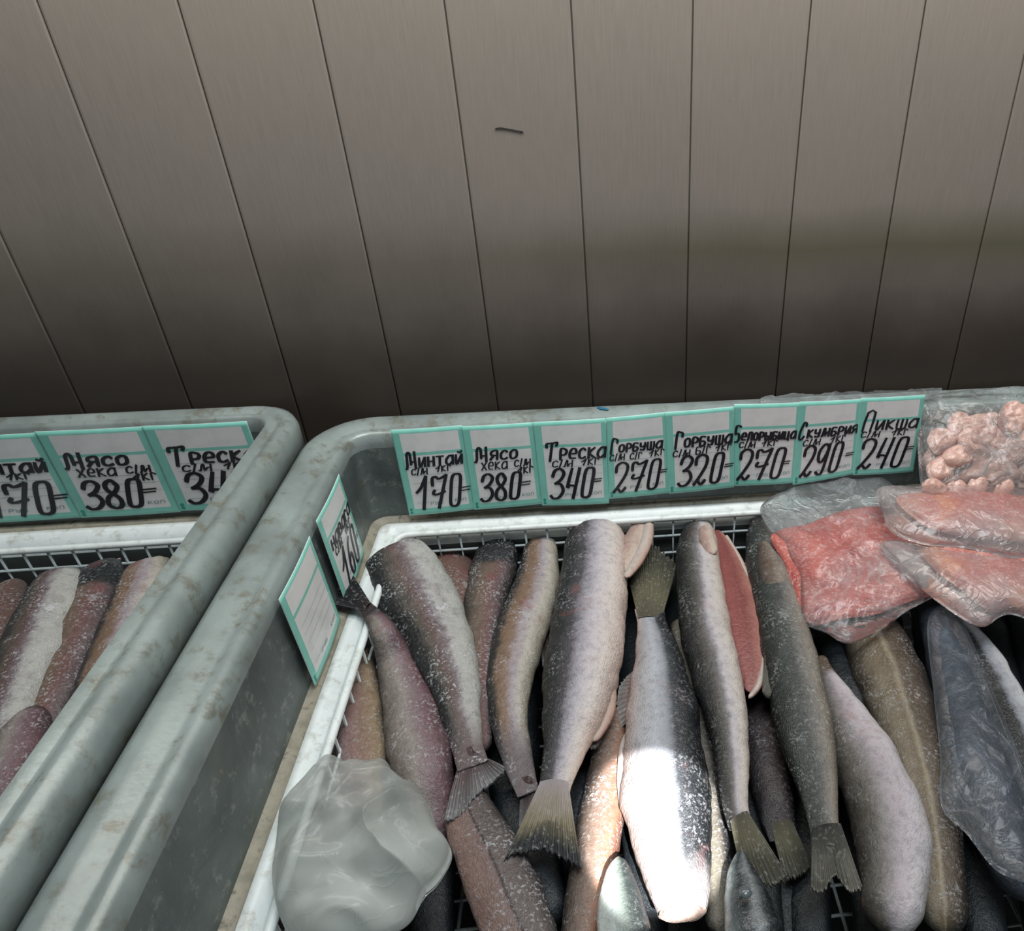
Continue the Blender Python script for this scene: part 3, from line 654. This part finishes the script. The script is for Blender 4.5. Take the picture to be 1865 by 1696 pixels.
f_tan = fin_mat('tan_tail', [(0, 'b0a4aa'), (.25, 'a89a90'), (.55, '8c8060'), (.7, '5c563e'), (.85, '22282c'), (1, '1c2228')])
f_olive = fin_mat('olive_tail', [(0, '5c5848'), (.3, '6e684c'), (.7, '4c4a38'), (1, '38382f')])
f_grey = fin_mat('grey_tail', [(0, '3a3c38'), (.3, '54524a'), (.6, '6c6a5e'), (1, '5a584e')])
f_dark = fin_mat('dark_tail', [(0, '3a2a2e'), (.4, '1c1e22'), (1, '14181c')])
f_pink = fin_mat('pink_fin', [(0, 'a07a70'), (.5, '8e6058'), (.85, '7a7470'), (1, '8a8684')], rays=14)
f_frost = fin_mat('frosted_tail', [(0, '5c3c3e'), (.5, '5a4a4c'), (1, '6c6c70')], rays=18)

# sun patch falls on the silver salmon in the middle
tg = onz(1204, 1520, .728)
so.location = tg + Vector((.10, -1.12, 1.50)); so.rotation_euler = (tg - so.location).to_track_quat('-Z', 'Y').to_euler()

ZB = .695
FG = 'frozen fish laid side by side in the basket'
# leftmost pollock with the cut collar
fish('headless pollock with pale grey belly, cut end beside the left wall tag', [(712, 998, 42, .022), (728, 1025, 58, .018), (752, 1075, 66, .008), (782, 1130, 62), (808, 1190, 55), (828, 1250, 46), (842, 1310, 34), (852, 1360, 27), (862, 1395, 28)], ZB + .006, m_pollA, cut0=True, group=FG, seed=1, fanmat=f_frost,
     fans=[((838, 1385), (884, 1382), [(806, 1500), (838, 1490), (868, 1455), (905, 1420), (928, 1400)], -.002, -.010)])
fish('mauve pollock with a dark forked tail laid over the left ledge', [(658, 1098, 11, .046), (672, 1112, 13, .044), (698, 1150, 22, .036), (722, 1210, 34, .008), (745, 1280, 48), (760, 1350, 55), (772, 1420, 52), (786, 1480, 42, -.012), (796, 1540, 28, -.024)], ZB - .004, m_pollB, group=FG, seed=2, fanmat=f_dark, tail0=True,
     fans=[((652, 1112), (670, 1092), [(596, 1098), (606, 1082), (622, 1070), (612, 1050), (618, 1034), (632, 1030)], .046, .056)])
fish('split brown fish with a dark line down its middle, beside the crumpled bag', [(835, 1440, 34), (862, 1500, 48), (895, 1570, 58), (925, 1640, 62), (950, 1700, 64), (975, 1770, 60)], ZB - .014, m_split, th=.5, group=FG, seed=3)
fish('pinkish fish at the left edge of the basket', [(628, 1120, 22), (640, 1180, 30), (652, 1260, 38), (658, 1350, 42), (665, 1430, 44), (672, 1500, 40)], ZB - .008, m_pink, group=FG, seed=4)
fish('small brown cut fish wedged behind the grey-bellied pollock', [(800, 1012, 32), (825, 1045, 42), (842, 1100, 42), (860, 1160, 36), (868, 1230, 34), (872, 1300, 32)], ZB - .024, m_brown, cut0=True, group=FG, seed=5)
fish('brown fish with a blackish collar, left of the orange-brown pollock', [(914, 968, 20), (908, 995, 34), (898, 1040, 40), (885, 1100, 38), (876, 1170, 36), (872, 1240, 32), (870, 1310, 26), (878, 1370, 20)], ZB - .008, m_darkcap, cut0=True, group=FG, seed=6)
fish('orange-brown pollock with a pale belly edge', [(986, 982, 27), (984, 1010, 33), (978, 1060, 41), (962, 1120, 47), (940, 1180, 46), (926, 1240, 42), (926, 1300, 36), (936, 1360, 30), (950, 1410, 24), (962, 1445, 20)], ZB - .003, m_pollC, cut0=True, group=FG, seed=7, fanmat=f_frost, fans=[((948, 1440), (980, 1440), [(945, 1510), (970, 1505), (1005, 1500)], -.004, -.016)],
     fins=[((985, 1175), (1000, 1150), [(988, 1215), (1002, 1218), (1014, 1200)], -.012, -.02)])
a = fish('big headless salmon with dark back and peach collar flap', [(1088, 955, 40), (1086, 985, 52), (1083, 1040, 60), (1076, 1110, 65), (1066, 1180, 70), (1056, 1245, 66), (1043, 1310, 54), (1028, 1370, 38), (1014, 1420, 30), (1006, 1455, 31)], ZB + .010, m_salA, cut0=True, group=FG, seed=8, fanmat=f_tan,
     fans=[((976, 1445), (1038, 1445), [(918, 1570), (948, 1560), (988, 1555), (1025, 1568), (1060, 1590)], 0, -.010)], finmat=f_pink,
     fins=[((1078, 1310), (1108, 1270), [(1052, 1352), (1078, 1368), (1092, 1358), (1104, 1318)], -.004, -.012)])
m_flap = fish_mat('peach_collar_flesh', [(0, '8f7264'), (.4, 'a5847a'), (.6, 'b39a8a'), (1, 'b8a595')], frost=.2, flakes=.1, blood=.25, blood_col='9c5550', scales=.1)
m_flesh2 = fish_mat('pale_belly_wall', [(0, 'aaa09c'), (.5, 'b8a69a'), (1, 'a87c6a')], frost=.15, flakes=.1, blood=.35, blood_col='a05a50', scales=.1)
def lump(rt, name, pts, z, mat, seed, th=.5):
    """a soft ridge of flesh: a short closed body that is a part of a fish"""
    t = fish('x', pts, z, mat, th=th, seed=seed)
    b = [c for c in t.children][0]; b.name = name; b.data.name = name
    wl = t.location + b.location
    b.parent = rt; b.location = wl - rt.location
    bpy.data.objects.remove(t)
    return b
lump(a, 'collar_flap', [(1170, 950, 12), (1155, 985, 22), (1138, 1020, 22), (1124, 1050, 12)], ZB + .020, m_flap, 31)
lump(a, 'collar_flap', [(1183, 953, 8), (1178, 985, 11), (1162, 1020, 11), (1140, 1052, 6)], ZB + .026, m_flesh2, 32)
lump(a, 'belly_wall', [(1125, 1100, 6), (1122, 1130, 12), (1118, 1180, 14), (1114, 1230, 11), (1108, 1275, 7)], ZB + .010, m_flesh2, 33)
lump(a, 'belly_wall', [(1112, 1235, 8), (1106, 1275, 16), (1096, 1315, 15), (1080, 1350, 8)], ZB + .008, m_flesh2, 38)
b = fish('silver salmon lying tail-up, caught by the patch of sunlight', [(1183, 1108, 27), (1188, 1140, 28), (1197, 1190, 40), (1203, 1250, 55), (1207, 1310, 68), (1208, 1380, 76), (1212, 1450, 80), (1220, 1520, 76), (1230, 1580, 66), (1240, 1630, 54), (1244, 1662, 46)], ZB + .006, m_salB, cut1=True, group=FG, seed=9, fanmat=f_olive, finmat=f_pink, tail0=True,
     fans=[((1160, 1120), (1208, 1120), [(1146, 1060), (1150, 1010), (1180, 985), (1215, 1010), (1234, 1030)], 0, -.008)],
     fins=[((1172, 1290), (1185, 1220), [(1128, 1330), (1122, 1290), (1128, 1250), (1150, 1225)], -.010, -.016)])
lump(b, 'belly_wall', [(1158, 1320, 8), (1142, 1360, 14), (1136, 1420, 13), (1140, 1480, 10)], ZB + .0, m_flesh2, 34)
c = fish('speckled salmon slit open to show its red belly', [(1276, 952, 18), (1272, 975, 30), (1270, 1020, 39), (1276, 1080, 44), (1286, 1150, 46), (1303, 1220, 46), (1320, 1290, 42), (1330, 1350, 36), (1335, 1410, 30), (1340, 1470, 24), (1350, 1510, 22)], ZB + .012, m_salC, cut0=True, group=FG, seed=10, fanmat=f_olive, finmat=f_pink,
     fans=[((1334, 1520), (1372, 1498), [(1352, 1600), (1375, 1610), (1410, 1618), (1438, 1600)], 0, -.010)],
     fins=[((1346, 1320), (1358, 1290), [(1342, 1372), (1352, 1378), (1364, 1350)], -.004, -.012)])
m_red = fish_mat('red_salmon_flesh', [(0, '6a2a28'), (.35, '883c38'), (.6, '7c3632'), (.8, '98564a'), (1, 'b08474')], frost=.25, flakes=.15, blood=.5, blood_col='6a1c20', scales=.05, frost_col='b8685c', dist=.12, rough=.3, mott=.1)
lump(c, 'red_belly', [(1303, 966, 8), (1318, 1005, 24), (1334, 1060, 36), (1347, 1120, 42), (1357, 1180, 38), (1366, 1225, 26), (1367, 1262, 10)], ZB + .010, m_red, 35, th=.35)
lump(c, 'belly_wall', [(1322, 975, 3), (1350, 1025, 5), (1374, 1085, 6), (1391, 1145, 8), (1394, 1200, 8), (1384, 1245, 7), (1364, 1272, 4)], ZB + .012, m_flesh2, 36, th=.9)
lump(c, 'collar_flap', [(1284, 958, 10), (1288, 985, 15), (1298, 1010, 11)], ZB + .030, m_flap, 37)
d = fish('grey-green whole fish with pointed head up, under the edge of the clear bag', [(1380, 938, 8), (1384, 955, 19), (1390, 985, 30), (1402, 1035, 40), (1416, 1095, 44), (1430, 1160, 47), (1444, 1225, 51), (1458, 1290, 54), (1472, 1350, 50), (1484, 1410, 42), (1494, 1465, 32), (1502, 1510, 27), (1507, 1540, 30)], ZB + .014, m_grey, group=FG, seed=11, fanmat=f_grey, finmat=f_grey, nose0=True,
     fans=[((1478, 1535), (1538, 1525), [(1476, 1622), (1500, 1628), (1522, 1600), (1548, 1632), (1572, 1622)], 0, -.014)],
     fins=[((1505, 1390), (1515, 1350), [(1500, 1462), (1514, 1468), (1526, 1440), (1526, 1380)], -.010, -.018), ((1392, 1190), (1398, 1170), [(1388, 1262), (1400, 1275), (1412, 1255)], .004, .006)])
eye(d, 1378, 985, ZB + .0265, .003)
m_gill = fish_mat('brown_gill_cover', [(0, '2a2826'), (.4, '5c4838'), (.7, '7a6c60'), (1, '8a7a66')], frost=.3, flakes=.1, blood=.3, blood_col='5c3028', scales=.1)
lump(d, 'gill_cover', [(1388, 985, 7), (1396, 1008, 20), (1404, 1038, 27), (1412, 1066, 25), (1417, 1086, 12)], ZB + .0275, m_gill, 39)
fish('fish with a pale pink belly, right of the grey-green one', [(1496, 1195, 9), (1502, 1225, 18), (1522, 1280, 36), (1552, 1340, 52), (1582, 1400, 62), (1606, 1460, 70), (1622, 1520, 72), (1628, 1580, 66), (1626, 1640, 56), (1624, 1700, 50)], ZB - .001, m_white, group=FG, seed=12, fanmat=f_grey)
fish('tan and brown cod with a light stripe along its side', [(1560, 1085, 40), (1580, 1140, 52), (1608, 1200, 60), (1636, 1270, 62), (1658, 1340, 60), (1678, 1410, 56), (1694, 1480, 52), (1706, 1550, 48), (1714, 1620, 46), (1722, 1700, 42)], ZB - .012, m_cod, group=FG, seed=13,)
fish('blue-grey fish inside a thin clear bag', [(1685, 1095, 20), (1708, 1150, 30), (1730, 1220, 40), (1752, 1290, 48), (1772, 1360, 54), (1795, 1430, 58), (1822, 1500, 58), (1850, 1570, 52), (1880, 1640, 46)], ZB - .004, m_blue, group=FG, seed=14)
fish('mackerel with black back and silver side at the right edge', [(1690, 1085, 12), (1722, 1120, 26), (1765, 1175, 38), (1802, 1240, 46), (1834, 1310, 50), (1862, 1380, 50), (1888, 1450, 48), (1910, 1530, 42)], ZB - .010, m_mack, group=FG, seed=15)
e = fish('silver mackerel head poking up at the bottom, under the sunlit salmon', [(1127, 1560, 5), (1127, 1575, 17), (1127, 1600, 29), (1130, 1640, 41), (1136, 1690, 48), (1144, 1750, 52)], ZB + .016, m_mackh, group=FG, seed=16, nose0=True)
e = fish('dark mackerel head poking up at the bottom, below the slit salmon tail', [(1350, 1549, 5), (1350, 1565, 16), (1352, 1595, 30), (1360, 1635, 42), (1370, 1690, 52), (1384, 1750, 56)], ZB + .016, m_mackg, group=FG, seed=17, nose0=True)
eye(e, 1358, 1626, ZB + .038, .0045)
fish('frosted orange-brown fish below the big salmon, left of the sunlit one', [(1118, 1290, 20), (1112, 1350, 32), (1104, 1420, 38), (1096, 1490, 42), (1084, 1560, 42), (1072, 1620, 40), (1060, 1690, 38), (1050, 1760, 34)], ZB - .018, m_orange, group=FG, seed=18)
fish('dark maroon fish between the slit salmon and the grey-green one', [(1382, 1260, 26), (1388, 1330, 34), (1400, 1410, 38), (1414, 1480, 34), (1428, 1530, 26)], ZB - .028, m_maroon, group=FG, seed=19, fanmat=f_olive, fans=[((1408, 1525), (1450, 1515), [(1430, 1610), (1460, 1600), (1480, 1580)], 0, -.006)])
fish('narrow olive frosted fish along the right side of the sunlit salmon', [(1238, 1130, 18), (1252, 1210, 26), (1262, 1300, 30), (1276, 1380, 30), (1292, 1460, 28), (1304, 1540, 28), (1310, 1620, 28), (1314, 1700, 28)], ZB - .012, m_olive, group=FG, seed=20)
fish('dark fish in the gap under the brown frosted tail', [(905, 1380, 26), (930, 1450, 34), (960, 1530, 38), (985, 1610, 40), (1000, 1690, 40)], ZB - .040, m_deep, group=FG, seed=21)
fish('dark fish glimpsed between the pale-bellied fish and the cod', [(1500, 1150, 22), (1530, 1220, 34), (1575, 1300, 40), (1620, 1380, 36)], ZB - .034, m_deep, group=FG, seed=22)
# lower layer, glimpsed in the gaps
DG = 'dark fish glimpsed in the gaps of the lower layer'
rg = random.Random(5)
for i, (u, dx) in enumerate(((700, -10), (770, 8), (850, 30), (930, 0), (1010, 25), (1090, -20), (1160, 10), (1240, 0), (1330, 25), (1410, 10), (1500, 40), (1590, 50), (1680, 50), (1770, 60), (1850, 60), (1930, 60), (1462, 8), (1290, 5), (620, -40), (540, -70), (460, -90))):
    u0 = u + (rg.random() - .5) * 10
    y0 = 1040 if u > 680 else 1200 + (680 - u) * .9
    fish('dark fish of the lower layer, seen only through gaps', [(u0 + dx * .0, y0, 16), (u0 + dx * .3, y0 + 80, 36), (u0 + dx * .9, y0 + 230, 46), (u0 + dx * 1.6, y0 + 420, 42), (u0 + dx * 2.2, y0 + 620, 38), (u0 + dx * 2.5, y0 + 740, 34)], ZB - .055 - .006 * (i % 2), m_deep, group=DG, seed=50 + i)
# left of the crumpled bag, foot of the basket
fish('rosy fish in the lower left of the long freezer, beside the ledge', [(570, 1260, 16), (572, 1320, 34), (562, 1400, 46), (545, 1490, 50), (520, 1590, 48), (495, 1700, 42)], ZB - .004, m_pollB, group=FG, seed=23)
fish('grey-bellied pollock at the lower left, touching the side ledge', [(505, 1370, 14), (492, 1430, 38), (462, 1510, 52), (425, 1600, 54), (385, 1700, 50)], ZB - .0, m_pollA, group=FG, seed=24)
fish('brown fish at the lower left corner of the basket, below the grey-bellied one', [(410, 1510, 18), (388, 1570, 40), (350, 1640, 50), (310, 1720, 52)], ZB - .012, m_darkcap, group=FG, seed=25)
fish('orange-brown pollock under the left edge of the crumpled bag', [(610, 1400, 30), (608, 1470, 44), (600, 1560, 46), (590, 1650, 44), (580, 1740, 40)], ZB - .014, m_pollC, group=FG, seed=26)
fish('mackerel running out of view at the lower right corner', [(1930, 1280, 20), (1945, 1360, 44), (1960, 1450, 50), (1975, 1560, 46), (1985, 1660, 40)], ZB - .012, m_mack, group=FG, seed=27)

# fish of the left freezer
LG2 = 'frozen fish in the left freezer'
ZL = .745
for i, (pts, mt, lb, dz, c0) in enumerate((
    ([(112, 1040, 30), (100, 1075, 44), (78, 1140, 52), (46, 1220, 54), (10, 1320, 46), (-30, 1420, 30)], m_pollA, 'grey-bellied pollock of the left freezer, nearest its left wall', 0, True),
    ([(190, 1022, 24), (180, 1060, 40), (160, 1120, 48), (130, 1200, 50), (92, 1290, 44), (50, 1390, 30)], m_darkcap, 'brown dark-collared fish of the left freezer, second from its left wall', -.008, True),
    ([(272, 1020, 28), (262, 1060, 42), (240, 1120, 48), (208, 1200, 46), (170, 1290, 40), (120, 1390, 28)], m_pollC, 'orange-brown pollock of the left freezer, fourth counting from its left wall', .002, True),
    ([(345, 1008, 22), (330, 1040, 32), (306, 1090, 36), (270, 1160, 36), (228, 1240, 32), (180, 1340, 24)], m_salA, 'dark-backed salmon of the left freezer, beside its right wall', .0, True),
    ([(228, 1080, 20), (214, 1120, 30), (190, 1190, 34), (150, 1280, 32), (100, 1380, 26)], m_deep, 'dark blue fish of the left freezer, third counting from its left wall', -.03, False),
    ([(20, 1060, 20), (8, 1110, 40), (-20, 1180, 50), (-60, 1270, 50)], m_brown, 'brown fish at the far left edge of the picture', -.01, False),
    ([(60, 1290, 20), (45, 1340, 44), (15, 1420, 52), (-30, 1500, 50)], m_pollB, 'mauve pollock low in the left freezer', .004, False),
    ([(140, 1290, 16), (122, 1330, 32), (88, 1400, 40), (40, 1480, 40)], m_grey, 'grey-green fish low in the left freezer', -.004, False),
)):
    fish(lb, pts, ZL + dz, mt, cut0=c0, group=LG2, seed=70 + i)

# ------------------------------------------------------------------ bags, fillets, chunks
def star(outline, nr=34, na=150):
    """outline (px) smoothed to na points around"""
    P = list(outline); n = len(P); out = []
    for i in range(na):
        t = i / na * n; k = int(t); f = t - k
        a, b, c, d = P[(k - 1) % n], P[k], P[(k + 1) % n], P[(k + 2) % n]
        out.append(tuple(.5 * (2 * b[j] + (c[j] - a[j]) * f + (2 * a[j] - 5 * b[j] + 4 * c[j] - d[j]) * f * f + (3 * b[j] - a[j] - 3 * c[j] + d[j]) * f ** 3) for j in (0, 1)))
    return out
def pillow(name, outline, P0, n, h, hb, mat, parent=None, pw=2.5, amp=.003, sc=30, seed=0, ridged=False, fold=False, nr=36, na=150, label=None, cat=None, group=None, centre=None):
    n = Vector(n).normalized(); P0 = Vector(P0); sd = Vector((seed * 2.3, seed * 5.1, seed))
    O = [onpl(u, v, P0, n) for u, v in star(outline, nr, na)]
    cen = onpl(*centre, P0, n) if centre else sum(O, Vector()) / len(O)
    V, F, UV, AT = [], [], [], []
    def rid(q):
        if not ridged: return noise.noise(q * sc + sd) + .5 * noise.noise(q * sc * 2.6 + sd)
        q = q + Vector((noise.noise(q * sc * .5 + sd), noise.noise(q * sc * .5 - sd), 0)) * (.5 / sc)
        v1 = noise.voronoi(q * sc + sd)[0]; v2 = noise.voronoi(q * sc * 2.2 - sd)[0]
        if fold: return 2.4 * (v1[0] - .5) + .9 * (v2[0] - .5) + .25 * noise.noise(q * sc * 7)
        a = 1 - 2.6 * abs(noise.noise(q * sc + sd)); b = 1 - 2.6 * abs(noise.noise(q * sc * 2.1 - sd))
        return a * .8 + .45 * b + .3 * noise.noise(q * sc * 6)
    for side in (1, -1):
        for i in range(nr + 1):
            r = 1 - (1 - i / nr) ** 1.3 if False else i / nr
            prof = max(0, 1 - r ** pw) ** .5
            for k in range(na):
                q = cen + (O[k] - cen) * r
                hh = (h if side == 1 else hb) * prof
                d = amp * rid(q) * (1 if side == 1 else .3) * min(1, .25 + prof)
                V.append(q + n * (side * hh + d)); UV.append((q.x, q.y)); AT.append(r)
    M = (nr + 1) * na
    for i in range(nr):
        for k in range(na):
            k2 = (k + 1) % na; q = (i * na + k, i * na + k2, (i + 1) * na + k2, (i + 1) * na + k)
            F.append(q); F.append(tuple(M + x for x in reversed(q)))
    for k in range(na):
        k2 = (k + 1) % na; a = nr * na + k; b = nr * na + k2; F.append((a, M + a, M + b, b))
    o = mesh(name, V, F, mat, parent, UV, AT)
    if label: tag(o, label, cat, group)
    return o
def flesh_mat(name, c1, c2, c3, white='c9a49a', ang=0, wamt=.5, gain=None):
    t = NT(name); ob = t.coord(); mp = t.n('Mapping'); t.l(ob, mp.inputs[0]); mp.inputs['Rotation'].default_value = (0, 0, ang); mp.inputs['Scale'].default_value = (1, 4.5, 3)
    n = t.noise(ob, 18, 5, .6, .5); n2 = t.noise(mp.outputs[0], 45, 6, .65, .5); n3 = t.noise(ob, 240, 3)
    c = t.ramp(n, [(.32, col(c1, gain)), (.5, col(c2, gain)), (.66, col(c3, gain))])
    c = t.mix(t.math('MULTIPLY', t.sst(n2, .5, .66), wamt), c, col(white, gain))
    c = t.mix(t.math('MULTIPLY', t.sst(n3, .55, .62), .3), c, col('e0c8c0'))
    return t.end(t.pbr(c, .25, t.bump(t.math('ADD', n2, n3), .5, .002), coat=.3))
m_fil = flesh_mat('red_fillet', 'a03428', 'bc4438', 'c4523e', 'c08478', .3, .22)
m_fil2 = flesh_mat('orange_pink_fillet', 'b04a3a', 'b85c4e', 'cc7438', 'c09890', .1, .55)
m_chunk = flesh_mat('peach_fish_chunk', 'c08070', 'd09a88', 'c48c7a', 'd8bcb0', 1.1, .5)
m_film1 = film_mat('clear_film_crumpled', .15, (.62, .68, .70, 1), ridge=.55, sc=13, gl=.8)
m_film2 = film_mat('milky_film_crumpled', .62, (.56, .60, .58, 1), ridge=.12, sc=7, warp=.6, gl=.35, bst=.12)
m_film3 = film_mat('frosted_film_edge', .30, (.64, .60, .61, 1), ridge=.3, sc=10)
m_film4 = film_mat('thin_film', .06, (.50, .60, .72, 1), ridge=.30, sc=14, gl=.45)
Z = Vector((0, 0, 1))
pl = lambda u, v, z: onz(u, v, z)
# bag of red fillet in the middle
n_t = (-.02, -.10, 1)
PB = pl(1560, 1050, .728)
bg = root('clear_bag', PB - Vector((0, 0, .02)), 'clear crumpled bag around the large red fillet, right of the grey-green fish', 'bag')
pillow('film', [(1385, 925), (1460, 885), (1560, 862), (1625, 885), (1665, 930), (1700, 1010), (1712, 1075), (1650, 1115), (1600, 1150), (1545, 1172), (1500, 1150), (1462, 1130), (1452, 1060), (1425, 1000)], PB, n_t, .022, .006, m_film1, bg, amp=.0055, sc=20, ridged=True, fold=True, seed=1)
pillow('red_fillet', [(1405, 975), (1470, 955), (1540, 930), (1630, 925), (1700, 960), (1745, 1010), (1735, 1070), (1660, 1095), (1600, 1118), (1530, 1128), (1475, 1138), (1450, 1090), (1430, 1030)], PB, n_t, .009, .008, m_fil, None, pw=5, amp=.002, sc=40, seed=2, label='large red fish fillet seen through the crumpled clear bag', cat='fillet')
PR = pl(1740, 1060, .742)
bg = root('clear_bag', PR, 'frosted bag of orange-pink fillet, lower of the two at the right edge', 'bag')
pillow('film', [(1605, 990), (1680, 1000), (1760, 1010), (1880, 1030), (1960, 1080), (1940, 1150), (1840, 1120), (1790, 1142), (1740, 1120), (1680, 1075), (1640, 1040)], PR, (-.02, -.12, 1), .017, .005, m_film3, bg, amp=.002, sc=14, ridged=True, seed=3)
pillow('fish_fillet', [(1665, 985), (1750, 995), (1850, 1010), (1940, 1040), (1940, 1120), (1850, 1118), (1800, 1112), (1750, 1075), (1700, 1035)], PR, (-.02, -.12, 1), .012, .004, m_fil2, None, pw=5, amp=.002, sc=40, seed=4, label='orange-pink fillet in the lower frosted bag at the right edge', cat='fillet')
PS = pl(1740, 950, .765)
bg = root('clear_bag', PS, 'frosted bag of orange-pink fillet, upper one lying below the bag of chunks', 'bag')
pillow('film', [(1598, 892), (1650, 888), (1760, 885), (1880, 895), (1980, 930), (1960, 1010), (1850, 1018), (1760, 1000), (1680, 992), (1625, 970), (1608, 935)], PS, (-.02, -.16, 1), .017, .005, m_film3, bg, amp=.002, sc=14, ridged=True, seed=5)
pillow('fish_fillet', [(1632, 908), (1700, 900), (1800, 900), (1900, 915), (1960, 950), (1920, 992), (1830, 985), (1740, 975), (1680, 955)], PS, (-.02, -.16, 1), .012, .004, m_fil2, None, pw=5, amp=.002, sc=40, seed=6, label='orange-pink fillet in the upper frosted bag, under the bag of chunks', cat='fillet')
# upright bag of chunks leaning on the back wall
PC = pl(1780, 830, .80); nC = Vector((-.05, -.62, .78))
bg = root('clear_bag', PC, 'clear bag of peach-coloured fish chunks leaning in the back right corner of the view', 'bag')
pillow('film', [(1674, 745), (1690, 722), (1760, 712), (1850, 705), (1960, 715), (1985, 800), (1970, 905), (1850, 912), (1740, 905), (1685, 900), (1672, 830)], PC, nC, .022, .012, m_film1, bg, pw=4, amp=.004, sc=16, ridged=True, fold=True, seed=7)
rg = random.Random(11)
CG = 'peach fish chunks in the leaning clear bag'
k = 0
for row in range(5):
    for cl in range(7):
        u = 1702 + cl * 38 + (row % 2) * 16 + rg.uniform(-6, 6); v = 775 + row * 28 + rg.uniform(-5, 5) - cl * 2
        if row == 0 and cl < 1: continue
        R = rg.uniform(22, 34); a0 = rg.uniform(0, 3); el = rg.uniform(.65, 1)
        out = [(u + R * math.cos(a0) * math.cos(t) - R * el * math.sin(a0) * math.sin(t), v + R * math.sin(a0) * math.cos(t) + R * el * math.cos(a0) * math.sin(t)) for t in [i * math.pi / 4 * rg.uniform(.86, 1.14) for i in range(8)]]
        pillow('fish_chunk', out, PC + nC * rg.uniform(-.001, .005), nC + Vector((rg.uniform(-.25, .25), rg.uniform(-.2, .2), 0)), .011, .008, m_chunk, None, pw=4, amp=.0045, sc=60, seed=20 + k, nr=8, na=28, label='peach-coloured chunk of fish in the clear bag leaning at the back right', cat='fish chunk', group=CG); k += 1
# thin bag over the blue-grey fish
PT = pl(1770, 1380, ZB + .014)
bg = root('thin_bag', PT, 'thin clear bag wrapped over the blue-grey fish at the right', 'bag')
pillow('film', [(1690, 1130), (1730, 1110), (1770, 1180), (1810, 1280), (1850, 1380), (1880, 1480), (1890, 1600), (1820, 1590), (1760, 1520), (1715, 1470), (1712, 1380), (1700, 1260)], PT, (.0, 0, 1), .026, .006, m_film4, bg, amp=.003, sc=20, ridged=True, seed=8)
# crumpled bag at the lower left
PL = pl(700, 1540, ZB + .034)
bg = root('crumpled_bag', PL, 'crumpled milky plastic bag at the lower left of the fish', 'bag')
pillow('film', [(565, 1425), (600, 1388), (650, 1400), (705, 1398), (728, 1432), (775, 1462), (800, 1520), (824, 1560), (800, 1610), (772, 1640), (735, 1690), (640, 1730), (540, 1720), (500, 1620), (515, 1500)], PL, (0, 0, 1), .026, .012, m_film2, bg, pw=3, amp=.018, sc=10, ridged=True, seed=12, nr=60, na=260)
# strip of clear film stuck along the rim at the right
PF = Vector((.35, -.045, .853))
V, F = [], []
for side in (0, 1):
    for i in range(61):
        for j in range(9):
            u = 1385 + 330 * i / 60; 
            P = onz(u, 746 - (u - 1385) * .047 - 22 * j / 8 + (4 * noise.noise(Vector((u * .03, j * .2, 5))) + 3 * noise.noise(Vector((u * .11, 0, 0)))) * (1 if j in (0, 8) else .5), .853 + .0015 * side)
            P.z += .0025 * (noise.noise(P * 60) + .6) + .002 * abs(noise.noise(P * 160)); V.append(P)
for side in (0, 1):
    for i in range(60):
        for j in range(8):
            q = side * 549 + i * 9 + j; F.append((q, q + 9, q + 10, q + 1))
tag(mesh('plastic_film', V, F, m_film1), 'strip of clear crinkled film lying on the rim behind the mackerel and haddock tags', 'plastic film')
# blue ink smear on the rim
PI = onz(1097, 744, .8512); V, F = [], []
for dx, dy, rr in ((0, 0, .0045), (.005, -.003, .003), (-.004, .003, .0028)):
    k = len(V)
    for t in range(14): V.append(PI + Vector((dx + rr * math.cos(t / 14 * 6.283) * (1 + .4 * noise.noise(Vector((t * .9, dx * 99, 0)))), dy + rr * .7 * math.sin(t / 14 * 6.283), .0001 * k / 14)))
    F.append(tuple(range(k, k + 14)))
tag(mesh('ink_stain', V, F, m_simple('blue_ink', (.03, .16, .26, 1), .4), fz, smooth=False), 'small blue ink stain')
